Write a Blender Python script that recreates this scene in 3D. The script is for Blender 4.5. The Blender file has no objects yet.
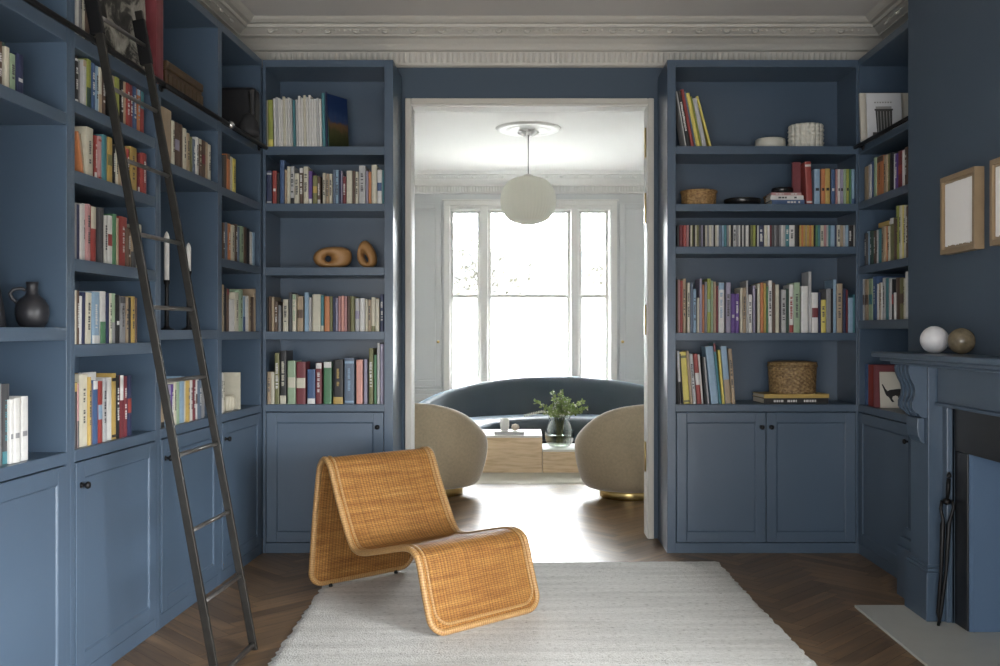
import bpy, math, random
from mathutils import Vector, Matrix
random.seed(7)
C = bpy.context.scene.collection
PI = math.pi
F = 950.0; VX = 522.0; VY = 331.0; EYE = 1.32      # focal length in pixels, vanishing point, eye height

# ---------------------------------------------------------------- materials
def srgb(r, g, b):
    f = lambda c: (c/255/12.92) if c/255 <= .04045 else ((c/255+.055)/1.055)**2.4
    return (f(r), f(g), f(b), 1)
def newmat(name):
    m = bpy.data.materials.new(name); m.use_nodes = True
    nt = m.node_tree; return m, nt, nt.nodes['Principled BSDF']
def mat(name, col, rough=.5, metal=0, spec=.5, noise=0, nscale=40, bump=0, bscale=60, sheen=0, coat=0):
    m, nt, b = newmat(name)
    if len(col) == 3: col = (*col, 1)
    b.inputs['Base Color'].default_value = col
    b.inputs['Roughness'].default_value = rough
    b.inputs['Metallic'].default_value = metal
    b.inputs['Specular IOR Level'].default_value = spec
    if sheen: b.inputs['Sheen Weight'].default_value = sheen; b.inputs['Sheen Roughness'].default_value = .4
    if coat: b.inputs['Coat Weight'].default_value = coat
    tc = nt.nodes.new('ShaderNodeTexCoord')
    if noise:
        n = nt.nodes.new('ShaderNodeTexNoise'); n.inputs['Scale'].default_value = nscale; n.inputs['Detail'].default_value = 4
        nt.links.new(tc.outputs['Object'], n.inputs['Vector'])
        mx = nt.nodes.new('ShaderNodeMix'); mx.data_type = 'RGBA'
        mx.inputs[6].default_value = tuple(c*(1-noise) for c in col[:3])+(1,)
        mx.inputs[7].default_value = tuple(min(1, c*(1+noise)) for c in col[:3])+(1,)
        nt.links.new(n.outputs['Fac'], mx.inputs[0]); nt.links.new(mx.outputs[2], b.inputs['Base Color'])
    if bump:
        n = nt.nodes.new('ShaderNodeTexNoise'); n.inputs['Scale'].default_value = bscale; n.inputs['Detail'].default_value = 3
        nt.links.new(tc.outputs['Object'], n.inputs['Vector'])
        bp = nt.nodes.new('ShaderNodeBump'); bp.inputs['Strength'].default_value = bump; bp.inputs['Distance'].default_value = .002
        nt.links.new(n.outputs['Fac'], bp.inputs['Height']); nt.links.new(bp.outputs['Normal'], b.inputs['Normal'])
    return m
def ramp(nt, fac, stops):
    r = nt.nodes.new('ShaderNodeValToRGB'); e = r.color_ramp.elements
    while len(e) < len(stops): e.new(.5)
    for el, (p, c) in zip(e, stops): el.position = p; el.color = c if len(c) == 4 else (*c, 1)
    nt.links.new(fac, r.inputs[0]); return r.outputs[0]
def N(nt, t, **kw):
    n = nt.nodes.new(t)
    for k, v in kw.items():
        if hasattr(n, k): setattr(n, k, v)
        else: n.inputs[k.replace('_', ' ')].default_value = v
    return n

BLUE = mat('blue_paint', (.061, .093, .136), .33, spec=.5, bump=.06, bscale=90)
BLUEW = mat('blue_wall_paint', (.060, .086, .118), .6, spec=.3, bump=.08, bscale=120)
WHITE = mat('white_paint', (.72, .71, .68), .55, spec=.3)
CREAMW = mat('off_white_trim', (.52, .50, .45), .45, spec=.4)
CEIL = mat('ceiling_white', (.62, .605, .58), .8, spec=.2)
GREYW = mat('pale_grey_wall', (.60, .61, .61), .6, spec=.3)
STEEL = mat('black_steel', (.055, .052, .047), .38, metal=.85, noise=.3, nscale=20)
BLACKM = mat('black_iron', (.012, .012, .013), .45, metal=.6)
RUNG = mat('pale_steel', (.22, .21, .20), .32, metal=.9, noise=.2, nscale=30)  # paler steel than the stiles
CHROME = mat('chrome', (.6, .6, .6), .25, metal=1)
BRASS = mat('brass', (.62, .47, .20), .3, metal=1)
SLATE = mat('black_slate', (.010, .010, .011), .32, noise=.4, nscale=15)
HEARTH = mat('grey_limestone', (.46, .47, .44), .5, noise=.08, nscale=9, bump=.1)
OAK = mat('light_oak_frame', (.27, .19, .11), .5, noise=.2, nscale=12)
PAPER = mat('paper_white', (.84, .82, .79), .8, bump=.4, bscale=30)
WAX = mat('white_wax', (.75, .74, .71), .5)
PAGES = mat('book_pages', (.60, .55, .45), .9, noise=.12, nscale=300)

# book colours (what the spines are, in plain words)
COL = {
 'cream': (.64, .60, .46), 'white': (.72, .71, .68), 'pale grey': (.50, .50, .50), 'grey': (.27, .27, .28), 'dark grey': (.075, .075, .08),
 'black': (.018, .018, .02), 'navy': (.025, .035, .10), 'blue': (.045, .11, .26), 'light blue': (.26, .42, .58), 'slate blue': (.12, .17, .25),
 'teal': (.05, .24, .28), 'green': (.08, .24, .11), 'pale green': (.32, .45, .28), 'lime': (.34, .38, .05), 'yellow': (.75, .62, .08),
 'mustard': (.55, .36, .06), 'orange': (.60, .20, .05), 'red': (.36, .04, .03), 'maroon': (.20, .025, .035), 'pink': (.50, .24, .24),
 'salmon': (.75, .33, .26), 'purple': (.13, .05, .30), 'lavender': (.33, .30, .42), 'brown': (.12, .07, .045), 'tan': (.42, .31, .19),
 'olive': (.20, .20, .07), 'dark green': (.03, .08, .06)}
for k_ in COL:
    g_ = sum(COL[k_])/3; COL[k_] = tuple(.82*((c*.84+g_*.16)) for c in COL[k_])
BM = {}
def bookmat(c):
    if c not in BM:
        BM[c] = mat('cover_'+c.replace(' ', '_'), COL[c], .5, noise=.16, nscale=35)
    return BM[c]

# ---------------------------------------------------------------- mesh helpers
class MB:
    def __init__(s): s.v = []; s.f = []; s.m = []; s.sm = []; s.uv = []
    def add(s, vs, fs, mi=0, smooth=False, uvs=None):
        b = len(s.v); s.v += [tuple(p) for p in vs]
        for k, f in enumerate(fs):
            s.f.append([b+i for i in f]); s.m.append(mi); s.sm.append(smooth)
            s.uv.append(uvs[k] if uvs else None)
        return s
    def box(s, x0, x1, y0, y1, z0, z1, mi=0, M=None):
        vs = [Vector((x, y, z)) for x in (x0, x1) for y in (y0, y1) for z in (z0, z1)]
        if M: vs = [M @ p for p in vs]
        return s.add(vs, [(0,1,3,2), (4,6,7,5), (0,4,5,1), (2,3,7,6), (0,2,6,4), (1,5,7,3)], mi)
    def tube(s, pts, r, n=8, mi=0, caps=True, closed=False, smooth=True):
        pts = [Vector(p) for p in pts]; L = len(pts)
        rs = r if isinstance(r, (list, tuple)) else [r]*L
        rings = []; prev = None
        for i, p in enumerate(pts):
            a = pts[i-1] if (i > 0 or closed) else p
            b = pts[(i+1) % L] if (i < L-1 or closed) else p
            t = (b-a).normalized()
            if prev is None:
                u = t.orthogonal().normalized()
            else:
                u = (prev - t*prev.dot(t))
                u = u.normalized() if u.length > 1e-6 else t.orthogonal().normalized()
            prev = u; w = t.cross(u)
            rings.append([p+(u*math.cos(2*PI*k/n)+w*math.sin(2*PI*k/n))*rs[i] for k in range(n)])
        vs = [q for ring in rings for q in ring]; fs = []
        for i in range(L if closed else L-1):
            j = (i+1) % L
            for k in range(n):
                fs.append((i*n+k, i*n+(k+1) % n, j*n+(k+1) % n, j*n+k))
        if caps and not closed:
            fs.append(tuple(range(n-1, -1, -1))); fs.append(tuple((L-1)*n+k for k in range(n)))
        return s.add(vs, fs, mi, smooth)
    def lathe(s, prof, n=32, c=(0,0,0), mi=0, rf=None, smooth=True, capb=True, capt=True):
        vs = []; fs = []
        for i, (r, z) in enumerate(prof):
            for k in range(n):
                a = 2*PI*k/n; rr = r*(rf(a, z) if rf else 1)
                vs.append((c[0]+rr*math.cos(a), c[1]+rr*math.sin(a), c[2]+z))
        for i in range(len(prof)-1):
            for k in range(n):
                fs.append((i*n+k, i*n+(k+1) % n, (i+1)*n+(k+1) % n, (i+1)*n+k))
        if capb: fs.append(tuple(range(n-1, -1, -1)))
        if capt: fs.append(tuple((len(prof)-1)*n+k for k in range(n)))
        return s.add(vs, fs, mi, smooth)
    def prism(s, poly, h0, h1, axis='y', mi=0):
        # poly in the plane perpendicular to axis; 'y': (x,z), 'x': (y,z), 'z': (x,y)
        def P(a, b, h): return {'y': (a, h, b), 'x': (h, a, b), 'z': (a, b, h)}[axis]
        n = len(poly); vs = [P(a, b, h0) for a, b in poly]+[P(a, b, h1) for a, b in poly]
        fs = [tuple(range(n)), tuple(range(2*n-1, n-1, -1))]+[(i, i+n, (i+1) % n+n, (i+1) % n) for i in range(n)]
        return s.add(vs, fs, mi)
    def xf(s, M, start=0):
        for i in range(start, len(s.v)): s.v[i] = tuple(M @ Vector(s.v[i]))
        return s
    def build(s, name, mats, parent=None, bevel=0, label=None, recalc=True, seg=2):
        me = bpy.data.meshes.new(name); me.from_pydata(s.v, [], s.f)
        if not isinstance(mats, (list, tuple)): mats = [mats]
        for m in mats: me.materials.append(m)
        me.polygons.foreach_set('material_index', s.m); me.polygons.foreach_set('use_smooth', s.sm)
        if any(u is not None for u in s.uv):
            ul = me.uv_layers.new(name='UVMap'); i = 0
            for f, u in zip(s.f, s.uv):
                for k in range(len(f)):
                    if u: ul.data[i].uv = u[k]
                    i += 1
        me.update()
        if recalc:
            import bmesh
            b = bmesh.new(); b.from_mesh(me); bmesh.ops.recalc_face_normals(b, faces=b.faces); b.to_mesh(me); b.free()
        o = bpy.data.objects.new(name, me); C.objects.link(o)
        if parent: o.parent = parent
        if bevel:
            md = o.modifiers.new('edge', 'BEVEL'); md.width = bevel; md.segments = seg; md.limit_method = 'ANGLE'; md.angle_limit = .7
        if label: o['label'] = label
        return o
def tag(o, label, cat, group=None, kind=None):
    o['label'] = label; o['category'] = cat
    if group: o['group'] = group
    if kind: o['kind'] = kind
    return o
def thing(name, label, cat, loc=(0,0,0), rz=0, group=None):
    o = bpy.data.objects.new(name, None); o.empty_display_size = .1; C.objects.link(o)
    o.location = loc; o.rotation_euler = (0, 0, rz); return tag(o, label, cat, group)
def struct(mb, name, m, **k):
    o = mb.build(name, m, **k); o['kind'] = 'structure'; return o

# ---------------------------------------------------------------- frames of the three bookcase walls
LA = math.atan2(1, .04)
class Frame:
    """local x runs along the shelves (rightwards as seen), local y into the shelf, z up"""
    def __init__(s, org, ang): s.o = Vector(org); s.a = ang; s.M = Matrix.Translation(s.o) @ Matrix.Rotation(ang, 4, 'Z')
    def w(s, x, y, z=0): return s.M @ Vector((x, y, z))
LF = Frame((-1.7742, 0, 0), LA)
BF = Frame((0, 5.655, 0), 0)
RF = Frame((2.0, 0, 0), -PI/2)
def lx(px, q=0): return (1.7742+q)*F/(VX-px+38)
def bx_(px, q=0): return (px-VX)*(5.655+q)/F
def rx_(px, q=0): return -(2.0+q)*F/(px-VX)

# ================================================================ THE ROOM
DR = 6.06       # room side of the wall with the opening
WT = .16
DW = 11.6      # wall with the window, next room
OX0, OX1, OZ = -.713, .806, 2.772
ZC = 3.235
XR = 2.38      # right wall in the alcove
XB = 1.93      # chimney breast face
YB = 4.75
XL0 = -2.154   # left wall at Y=0 (skewed: X = XL0 + .04 Y)
def XL(y): return XL0+.04*y

# floor: herringbone planks in one mesh, each with its own tone
def herringbone():
    W_, L_ = .075, .45; m = MB(); rnd = random.Random(3); cols = []
    R = Matrix.Rotation(PI/4, 3, 'Z'); g = .0005
    def plank(x, y, w, h, horiz):
        c = R @ Vector((x+w/2, y+h/2, 0))
        if not (-2.4 < c.x < 2.6 and -1.4 < c.y < 11.9): return
        q = [Vector((x+g, y+g, 0)), Vector((x+w-g, y+g, 0)), Vector((x+w-g, y+h-g, 0)), Vector((x+g, y+h-g, 0))]
        q = [R @ p for p in q]; r = rnd.random(); ou, ov = rnd.random()*30, rnd.random()*30
        if horiz: uv = [(ou, ov), (ou+w, ov), (ou+w, ov+h), (ou, ov+h)]
        else: uv = [(ou, ov), (ou, ov+w), (ou+h, ov+w), (ou+h, ov)]
        m.add([(p.x, p.y, 0) for p in q], [(0,1,2,3)], 0, False, [uv]); cols.append(r)
    for k in range(-60, 180):
        for mm in range(-30, 31):
            ox, oy = k*W_+mm*L_, k*W_-mm*L_
            plank(ox, oy, L_, W_, True); plank(ox, oy+W_, W_, L_, False)
    m.add([(-2.5,-1.4,-.002), (2.6,-1.4,-.002), (2.6,11.9,-.002), (-2.5,11.9,-.002)], [(0,1,2,3)], 1)
    m.add([(-2.5,-1.4,-.05), (2.6,-1.4,-.05), (2.6,11.9,-.05), (-2.5,11.9,-.05)], [(3,2,1,0)], 1)
    mt, nt, b = newmat('parquet')
    at = N(nt, 'ShaderNodeAttribute', attribute_name='plank')
    uv = N(nt, 'ShaderNodeUVMap')
    mp = N(nt, 'ShaderNodeMapping'); mp.inputs['Scale'].default_value = (2.2, 26, 1)
    nt.links.new(uv.outputs[0], mp.inputs[0])
    n = N(nt, 'ShaderNodeTexNoise', Scale=1.0, Detail=5.0, Roughness=.6, Distortion=.6)
    nt.links.new(mp.outputs[0], n.inputs['Vector'])
    base = ramp(nt, at.outputs['Fac'], [(0, (.135,.087,.050)), (.35, (.18,.116,.066)), (.7, (.22,.138,.074)), (1, (.26,.165,.088))])
    gr = ramp(nt, n.outputs['Fac'], [(.25, (.50,.47,.44)), (.5, (.92,.92,.92)), (.75, (1.4,1.32,1.2))])
    mx = N(nt, 'ShaderNodeMix', data_type='RGBA', blend_type='MULTIPLY'); mx.inputs[0].default_value = 1
    nt.links.new(base, mx.inputs[6]); nt.links.new(gr, mx.inputs[7]); nt.links.new(mx.outputs[2], b.inputs['Base Color'])
    b.inputs['Roughness'].default_value = .36
    rr = ramp(nt, n.outputs['Fac'], [(0, (.30,)*3), (1, (.44,)*3)]); nt.links.new(rr, b.inputs['Roughness'])
    bp = N(nt, 'ShaderNodeBump', Strength=.10, Distance=.001); nt.links.new(n.outputs['Fac'], bp.inputs['Height'])
    nt.links.new(bp.outputs[0], b.inputs['Normal'])
    dark = mat('parquet_gap', (.02, .013, .009), .8)
    o = m.build('floor', [mt, dark], recalc=False); o['kind'] = 'structure'
    at_ = o.data.attributes.new('plank', 'FLOAT', 'FACE')
    at_.data.foreach_set('value', cols+[0, 0])
herringbone()

struct(MB().box(-2.5, 2.7, -1.5, 12.0, ZC, ZC+.15), 'ceiling', CEIL)
# left wall (skewed like the fitted bookcases on it)
m = MB(); m.add([(XL(-1.4),-1.4,0), (XL(-1.4)-.2,-1.4,0), (XL(6.1)-.2,6.1,0), (XL(6.1),6.1,0)]+[(XL(-1.4),-1.4,ZC), (XL(-1.4)-.2,-1.4,ZC), (XL(6.1)-.2,6.1,ZC), (XL(6.1),6.1,ZC)],
    [(0,1,2,3), (4,7,6,5), (0,3,7,4), (1,5,6,2), (0,4,5,1), (2,6,7,3)])
struct(m, 'wall_left', BLUEW)
# wall with the opening
m = MB(); m.box(-2.3, OX0, DR, DR+.08, 0, ZC); m.box(OX1, 2.5, DR, DR+.08, 0, ZC); m.box(OX0, OX1, DR, DR+.08, OZ, ZC)
m.box(-2.3, OX0, DR+.08, DR+WT, 0, ZC, 1); m.box(OX1, 2.5, DR+.08, DR+WT, 0, ZC, 1); m.box(OX0, OX1, DR+.08, DR+WT, OZ, ZC, 1)
struct(m, 'wall_back', [BLUEW, GREYW])
SW_ = (-.5, 1.95, .30, 1.68)      # unseen window added to light the left side: y0, y1, z0, z1
m = MB(); m.box(XR, XR+.2, -1.4, SW_[0], 0, ZC); m.box(XR, XR+.2, SW_[1], DR+.05, 0, ZC); m.box(XR, XR+.2, SW_[0], SW_[1], 0, SW_[2]); m.box(XR, XR+.2, SW_[0], SW_[1], SW_[3], ZC)
struct(m, 'wall_right', BLUEW)
m = MB()
for a, b_ in ((SW_[0], SW_[0]+.07), (.69, .76), (SW_[1]-.07, SW_[1])): m.box(XR+.06, XR+.12, a, b_, SW_[2], SW_[3])
for a, b_ in ((SW_[2], SW_[2]+.08), (1.08, 1.14), (SW_[3]-.07, SW_[3])): m.box(XR+.065, XR+.115, SW_[0], SW_[1], a, b_)
struct(m, 'window_3_added', WHITE, bevel=.004)  # frame of the added side window
# rear wall behind the camera, with an unseen window opening placed for the light
RW = (-1.9, 1.1, .25, 1.95)
m = MB(); y0, y1 = -1.4, -1.2
m.box(-2.4, RW[0], y0, y1, 0, ZC); m.box(RW[1], 2.6, y0, y1, 0, ZC); m.box(RW[0], RW[1], y0, y1, 0, RW[2]); m.box(RW[0], RW[1], y0, y1, RW[3], ZC)
struct(m, 'wall_rear', WHITE)
m = MB()
for a, b_ in ((RW[0], RW[0]+.07), (-.435, -.365), (RW[1]-.07, RW[1])): m.box(a, b_, -1.36, -1.28, RW[2], RW[3])
for a, b_ in ((RW[2], RW[2]+.08), (1.1, 1.16), (RW[3]-.07, RW[3])): m.box(RW[0], RW[1], -1.355, -1.285, a, b_)
struct(m, 'window_2', WHITE, bevel=.004)
o_ = MB().box(RW[0]+.07, RW[1]-.07, -1.25, -1.246, RW[2]+.02, RW[3]-.02).build('added_blind', mat('blind_cloth', (.8,.8,.78), .9)); tag(o_, 'added white blind panel behind the rear fill light', 'blind')  # unseen blind, added as backing for the fill light
l_ = bpy.data.lights.new('rear_fill', 'AREA'); l_.shape = 'RECTANGLE'; l_.size = 2.9; l_.size_y = 1.5; l_.energy = 135; l_.color = (.97,.985,1)  # added fill light standing in for daylight through the blind
o_ = bpy.data.objects.new('rear_fill', l_); C.objects.link(o_); o_.location = (-.4, -1.235, 1.1); o_.rotation_euler = (PI/2, 0, 0)
# chimney breast with the fireplace recess
FY0, FY1 = 2.90, 4.139     # recess, near and far cheek
m = MB()
m.box(XB, XR+.02, 4.262, YB, 0, ZC); m.box(XB, XR+.02, 2.28, 2.778, 0, ZC); m.box(XB, XR+.02, 2.778, 4.262, .988, ZC)
m.box(1.972, XR+.02, FY1, 4.262, 0, .988); m.box(1.972, XR+.02, 2.778, FY0, 0, .988); m.box(1.972, XR+.02, FY0, FY1, .79, .988)
m.box(XR-.03, XR+.02, FY0, FY1, 0, .785)
struct(m, 'wall_chimney', BLUEW)
# skirting on the breast's far corner
m = MB()
m.box(XB-.046, XB, 4.56, YB+.03, 0, .25); m.box(XB-.034, XB, 4.56, YB+.022, .25, .295); m.box(XB-.016, XB, 4.56, YB+.012, .295, .34)
struct(m, 'baseboard_right', BLUE, bevel=.004)
# casing round the opening
m = MB()
for y0, y1 in ((DR-.022, DR), (DR+WT, DR+WT+.022)):
    m.box(OX0-.032, OX0+.006, y0, y1, 0, OZ+.032); m.box(OX1-.006, OX1+.032, y0, y1, 0, OZ+.032); m.box(OX0+.006, OX1-.006, y0, y1, OZ-.006, OZ+.032)
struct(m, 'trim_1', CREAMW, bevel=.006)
m = MB()
m.box(OX0-.004, OX0+.009, DR, DR+WT, 0, OZ); m.box(OX1-.009, OX1+.004, DR, DR+WT, 0, OZ); m.box(OX0+.009, OX1-.009, DR, DR+WT, OZ-.014, OZ+.004)
struct(m, 'trim_2', WHITE, bevel=.003)
for z in (.42, 1.30, 2.02, 2.44):
    tag(MB().box(OX1-.012, OX1-.0091, DR+.05, DR+.13, z, z+.19).tube([(OX1-.014, DR+.05, z), (OX1-.014, DR+.05, z+.19)], .005).build('hinge', BRASS),
        {.42: 'lowest brass hinge on the right jamb of the opening', 1.30: 'brass hinge half way up the right jamb of the opening',
         2.02: 'second brass hinge from the top of the right jamb', 2.44: 'topmost brass hinge on the right jamb of the opening'}[z], 'hinge')

# cornice: profile swept round a path of wall lines, with relief ornament
PROF = [(0,3.002), (.012,3.002), (.032,3.010), (.036,3.020), (.05,3.088), (.075,3.094), (.085,3.108), (.10,3.125), (.13,3.148), (.155,3.156), (.165,3.156), (.168,3.162), (.215,3.19), (.23,3.19), (.238,3.205), (.262,3.208), (.285,3.222), (.30,3.235), (0,3.235)]
def sweep(path, prof, closed_ends=True):
    n = len(path); P = [Vector((x, y)) for x, y in path]; m = MB(); rows = []
    def nrm(a, b): d = (b-a).normalized(); return Vector((d.y, -d.x))     # to the right of travel = into the room
    for i in range(n):
        if i == 0: o = nrm(P[0], P[1])
        elif i == n-1: o = nrm(P[-2], P[-1])
        else:
            a, b = nrm(P[i-1], P[i]), nrm(P[i], P[i+1]); o = (a+b)/(1+a.dot(b))
        rows.append([(P[i].x+o.x*p, P[i].y+o.y*p, z) for p, z in prof])
    k = len(prof)
    for r in rows: m.v += r
    for i in range(n-1):
        for j in range(k-1):
            m.f.append([i*k+j, (i+1)*k+j, (i+1)*k+j+1, i*k+j+1]); m.m.append(0); m.sm.append(False); m.uv.append(None)
    return m
def ornament(m, a, b):
    a = Vector(a); b = Vector(b); d = (b-a); L = d.length; d.normalize(); nn = Vector((d.y, -d.x)); ang = math.atan2(d.y, d.x)
    T = Matrix.Translation((a.x, a.y, 0)) @ Matrix.Rotation(ang, 4, 'Z') @ Matrix.Diagonal((1, -1, 1, 1))   # local y into the room
    st = len(m.v)
    x = .32
    while x < L-.3:            # leaf tips on the lower band
        w = .013
        m.add([(x-w,.036,3.022), (x,.043,3.026), (x+w,.036,3.022), (x+w*.8,.050,3.08), (x,.057,3.082), (x-w*.8,.050,3.08)], [(0,1,4,5), (1,2,3,4), (0,2,1), (3,5,4)])
        x += .034
    x = .36; k = 0
    while x < L-.32:           # rosettes and long beads on the slanting upper band
        sl = Matrix.Translation((x, .190, 3.176)) @ Matrix.Rotation(math.radians(-58), 4, 'X')
        s0 = len(m.v)
        if k % 2 == 0:
            m.lathe([(.020,-.004), (.022,.008), (.014,.012), (.008,.007), (.0,.012)], 10, capt=False)
        else:
            for dx in (-.05, -.02, .02, .05):
                m.tube([(dx-.013, -.012, .003), (dx, .006, .009), (dx+.013, -.012, .003)], .0045, 5)
        for q in range(s0, len(m.v)): m.v[q] = tuple(sl @ Vector(m.v[q]))
        x += .088; k += 1
    m.xf(T, st)
pathA = [(XL(-1.2), -1.2), (XL(DR), DR), (XR, DR), (XR, YB), (XB, YB), (XB, 2.28), (XR, 2.28), (XR, -1.2)]
m = sweep(pathA, PROF)
ornament(m, pathA[0], pathA[1]); ornament(m, pathA[1], pathA[2]); ornament(m, pathA[2], pathA[3]); ornament(m, pathA[4], pathA[5])
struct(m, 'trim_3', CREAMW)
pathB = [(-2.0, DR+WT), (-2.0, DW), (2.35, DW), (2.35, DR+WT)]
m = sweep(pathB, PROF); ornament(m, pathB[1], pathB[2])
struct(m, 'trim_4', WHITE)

# ---------------------------------------------------------------- the next room's shell
struct(MB().box(-2.2, -2.0, DR+WT, DW+.2, 0, ZC), 'wall_left_far', GREYW)
struct(MB().box(2.35, 2.55, DR+WT, DW+.2, 0, ZC), 'wall_right_far', GREYW)
WX0, WX1, WZ0, WZ1 = -.885, 1.085, .55, 2.86
m = MB(); m.box(-2.0, WX0, DW, DW+.25, 0, ZC); m.box(WX1, 2.35, DW, DW+.25, 0, ZC); m.box(WX0, WX1, DW, DW+.25, 0, WZ0); m.box(WX0, WX1, DW, DW+.25, WZ1, ZC)
struct(m, 'wall_far', GREYW)
# window: architrave, mullions, sashes, glazing
gm, nt, b = newmat('clear_glass'); nt.nodes.remove(b)
tr = N(nt, 'ShaderNodeBsdfTransparent', Color=(.95,.96,.96,1)); gl = N(nt, 'ShaderNodeBsdfGlossy', Roughness=.02); fr = N(nt, 'ShaderNodeFresnel', IOR=1.45)
ms = N(nt, 'ShaderNodeMixShader'); nt.links.new(fr.outputs[0], ms.inputs[0]); nt.links.new(tr.outputs[0], ms.inputs[1]); nt.links.new(gl.outputs[0], ms.inputs[2])
nt.links.new(ms.outputs[0], nt.nodes['Material Output'].inputs[0]); GLASS = gm
fm, nt, b = newmat('frosted_film'); nt.nodes.remove(b)
tr = N(nt, 'ShaderNodeBsdfTransparent', Color=(.95,.95,.95,1)); tl = N(nt, 'ShaderNodeBsdfTranslucent', Color=(.9,.9,.9,1)); ms = N(nt, 'ShaderNodeMixShader'); ms.inputs[0].default_value = .85
nt.links.new(tr.outputs[0], ms.inputs[1]); nt.links.new(tl.outputs[0], ms.inputs[2]); nt.links.new(ms.outputs[0], nt.nodes['Material Output'].inputs[0]); FROST = fm
win = bpy.data.objects.new('window_1', None); C.objects.link(win); win.location = (.1, DW, 0); win['kind'] = 'structure'
ox = .1
m = MB(); a, b_ = WX0-ox, WX1-ox
m.box(a-.07, a+.005, -.03, .0, WZ0-.02, WZ1+.06); m.box(b_-.005, b_+.07, -.03, .0, WZ0-.02, WZ1+.06); m.box(a-.07, b_+.07, -.034, .0, WZ1-.005, WZ1+.05)
m.box(a-.09, b_+.09, -.045, -.0, WZ1+.05, WZ1+.068)
m.box(a-.09, b_+.09, -.07, .05, WZ0-.05, WZ0)
m.build('window_frame', WHITE, win, bevel=.005)
m = MB()
gx = [((452.7-VX)*DW/F, (476.9-VX)*DW/F), ((490.8-VX)*DW/F, (567.2-VX)*DW/F), ((582.0-VX)*DW/F, (605.6-VX)*DW/F)]
for (p, q) in ((gx[0][1], gx[1][0]), (gx[1][1], gx[2][0])):
    c = (p+q)/2-ox; m.box(c-.043, c+.043, .0, .16, WZ0, WZ1)
m.box(a, gx[0][0]-ox-.05, .02, .16, WZ0, WZ1); m.box(gx[2][1]-ox+.05, b_, .02, .16, WZ0, WZ1); m.box(a, b_, .01, .16, WZ1-.05, WZ1)
m.build('mullion', WHITE, win, bevel=.004)
for i, (p, q) in enumerate(gx):
    p -= ox; q -= ox; s = .045
    for up in (0, 1):
        z0, z1 = (WZ0+.06, 1.735) if not up else (1.755, 2.775); y = .09-.045*(1-up)
        m = MB(); m.box(p-s, p, y, y+.04, z0-.05, z1+.035); m.box(q, q+s, y, y+.04, z0-.05, z1+.035); m.box(p, q, y, y+.04, z0-.05, z0); m.box(p, q, y, y+.04, z1, z1+.035)
        sh = m.build('sash', WHITE, win, bevel=.004)
        MB().box(p, q, y+.018, y+.022, z0, z1).build('pane', GLASS if up else FROST, sh)
# panelled shutters either side of the window
for side, (p, q, lab) in enumerate(((-1.66, -.985, 'pale grey panelled shutter left of the window, with small knob'), (1.185, 1.86, 'pale grey panelled shutter right of the window, with small knob'))):
    t = thing('window_shutter', lab, 'shutter', ((p+q)/2, DW, 0), 0, 'window shutters')
    w = (q-p)/2
    def pan(z0, z1):
        m.box(-w, -w+.07, -.03, 0, z0, z1); m.box(w-.07, w, -.03, 0, z0, z1); m.box(-w+.07, w-.07, -.03, 0, z0, z0+.07); m.box(-w+.07, w-.07, -.03, 0, z1-.07, z1); m.box(-w+.07, w-.07, -.02, 0, z0+.07, z1-.07)
    m = MB(); pan(.66, 2.88); m.build('upper_panel', GREYW, t, bevel=.006)
    m = MB(); pan(.12, .56); m.build('lower_panel', GREYW, t, bevel=.006)
    m = MB(); m.box(-w-.02, w+.02, -.05, 0, .56, .62); m.box(-w-.01, w+.01, -.04, 0, .62, .655); m.build('ledge', GREYW, t, bevel=.008)
    kx = w-.035 if side == 0 else -w+.035
    m = MB(); m.lathe([(.008,0), (.008,.02), (.018,.028), (.018,.04), (.008,.048)], 12); m.xf(Matrix.Translation((kx, -.03, 1.195)) @ Matrix.Rotation(PI/2, 4, 'X')); m.build('knob', BRASS, t)
struct(MB().box(-2.0, 2.35, DW-.02, DW, 0, .12), 'baseboard_far', WHITE, bevel=.004)

# ceiling rose and pendant
t = thing('ceiling_rose', 'round white plaster ceiling rose above the globe pendant', 'ceiling rose', (.057, 8.96, ZC))
m = MB(); m.lathe([(.0,-.010), (.05,-.02), (.075,-.022), (.085,-.015), (.11,-.009), (.15,-.018), (.185,-.023), (.20,-.014), (.235,-.010), (.25,-.020), (.285,-.020), (.30,-.010), (.31,0)], 48, capb=False, capt=False,
    rf=lambda a, z: 1); m.build('moulded_rings', WHITE, t)
m = MB()
for k in range(8):
    a = 2*PI*k/8; c, s_ = math.cos(a), math.sin(a)
    m.tube([(.035*c, .035*s_, -.034), (.06*c, .06*s_, -.052), (.09*c, .09*s_, -.040), (.098*c, .098*s_, -.030)], [.010, .022, .015, .004], 8)
m.build('rosette', WHITE, t)
lampm, nt, b = newmat('pendant_skin'); b.inputs['Base Color'].default_value = (.66, .65, .56, 1); b.inputs['Roughness'].default_value = .6
b.inputs['Subsurface Weight'].default_value = .15; b.inputs['Subsurface Radius'].default_value = (.02, .02, .02)
t = thing('pendant_lamp', 'ribbed off-white globe pendant hanging on a thin cord', 'lamp', (.057, 8.96, 2.555))
pr = []
for i in range(25):
    a = -PI/2+PI*i/24; r = .262*max(0, math.cos(a))**.66; z = .222*math.sin(a)
    pr.append((max(r, .085), z))
m = MB(); m.lathe(pr, 288, rf=lambda a, z: 1+.010*abs(math.cos(a*24))-.004); m.build('lamp_shade', lampm, t)
m = MB(); m.tube([(0,0,.22), (0,0,.65)], .004, 8); m.build('cord', BLACKM, t)
m = MB(); m.lathe([(.03,.225), (.045,.232), (.045,.24), (.01,.25)], 20); m.build('cap', CREAMW, t)

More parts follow.
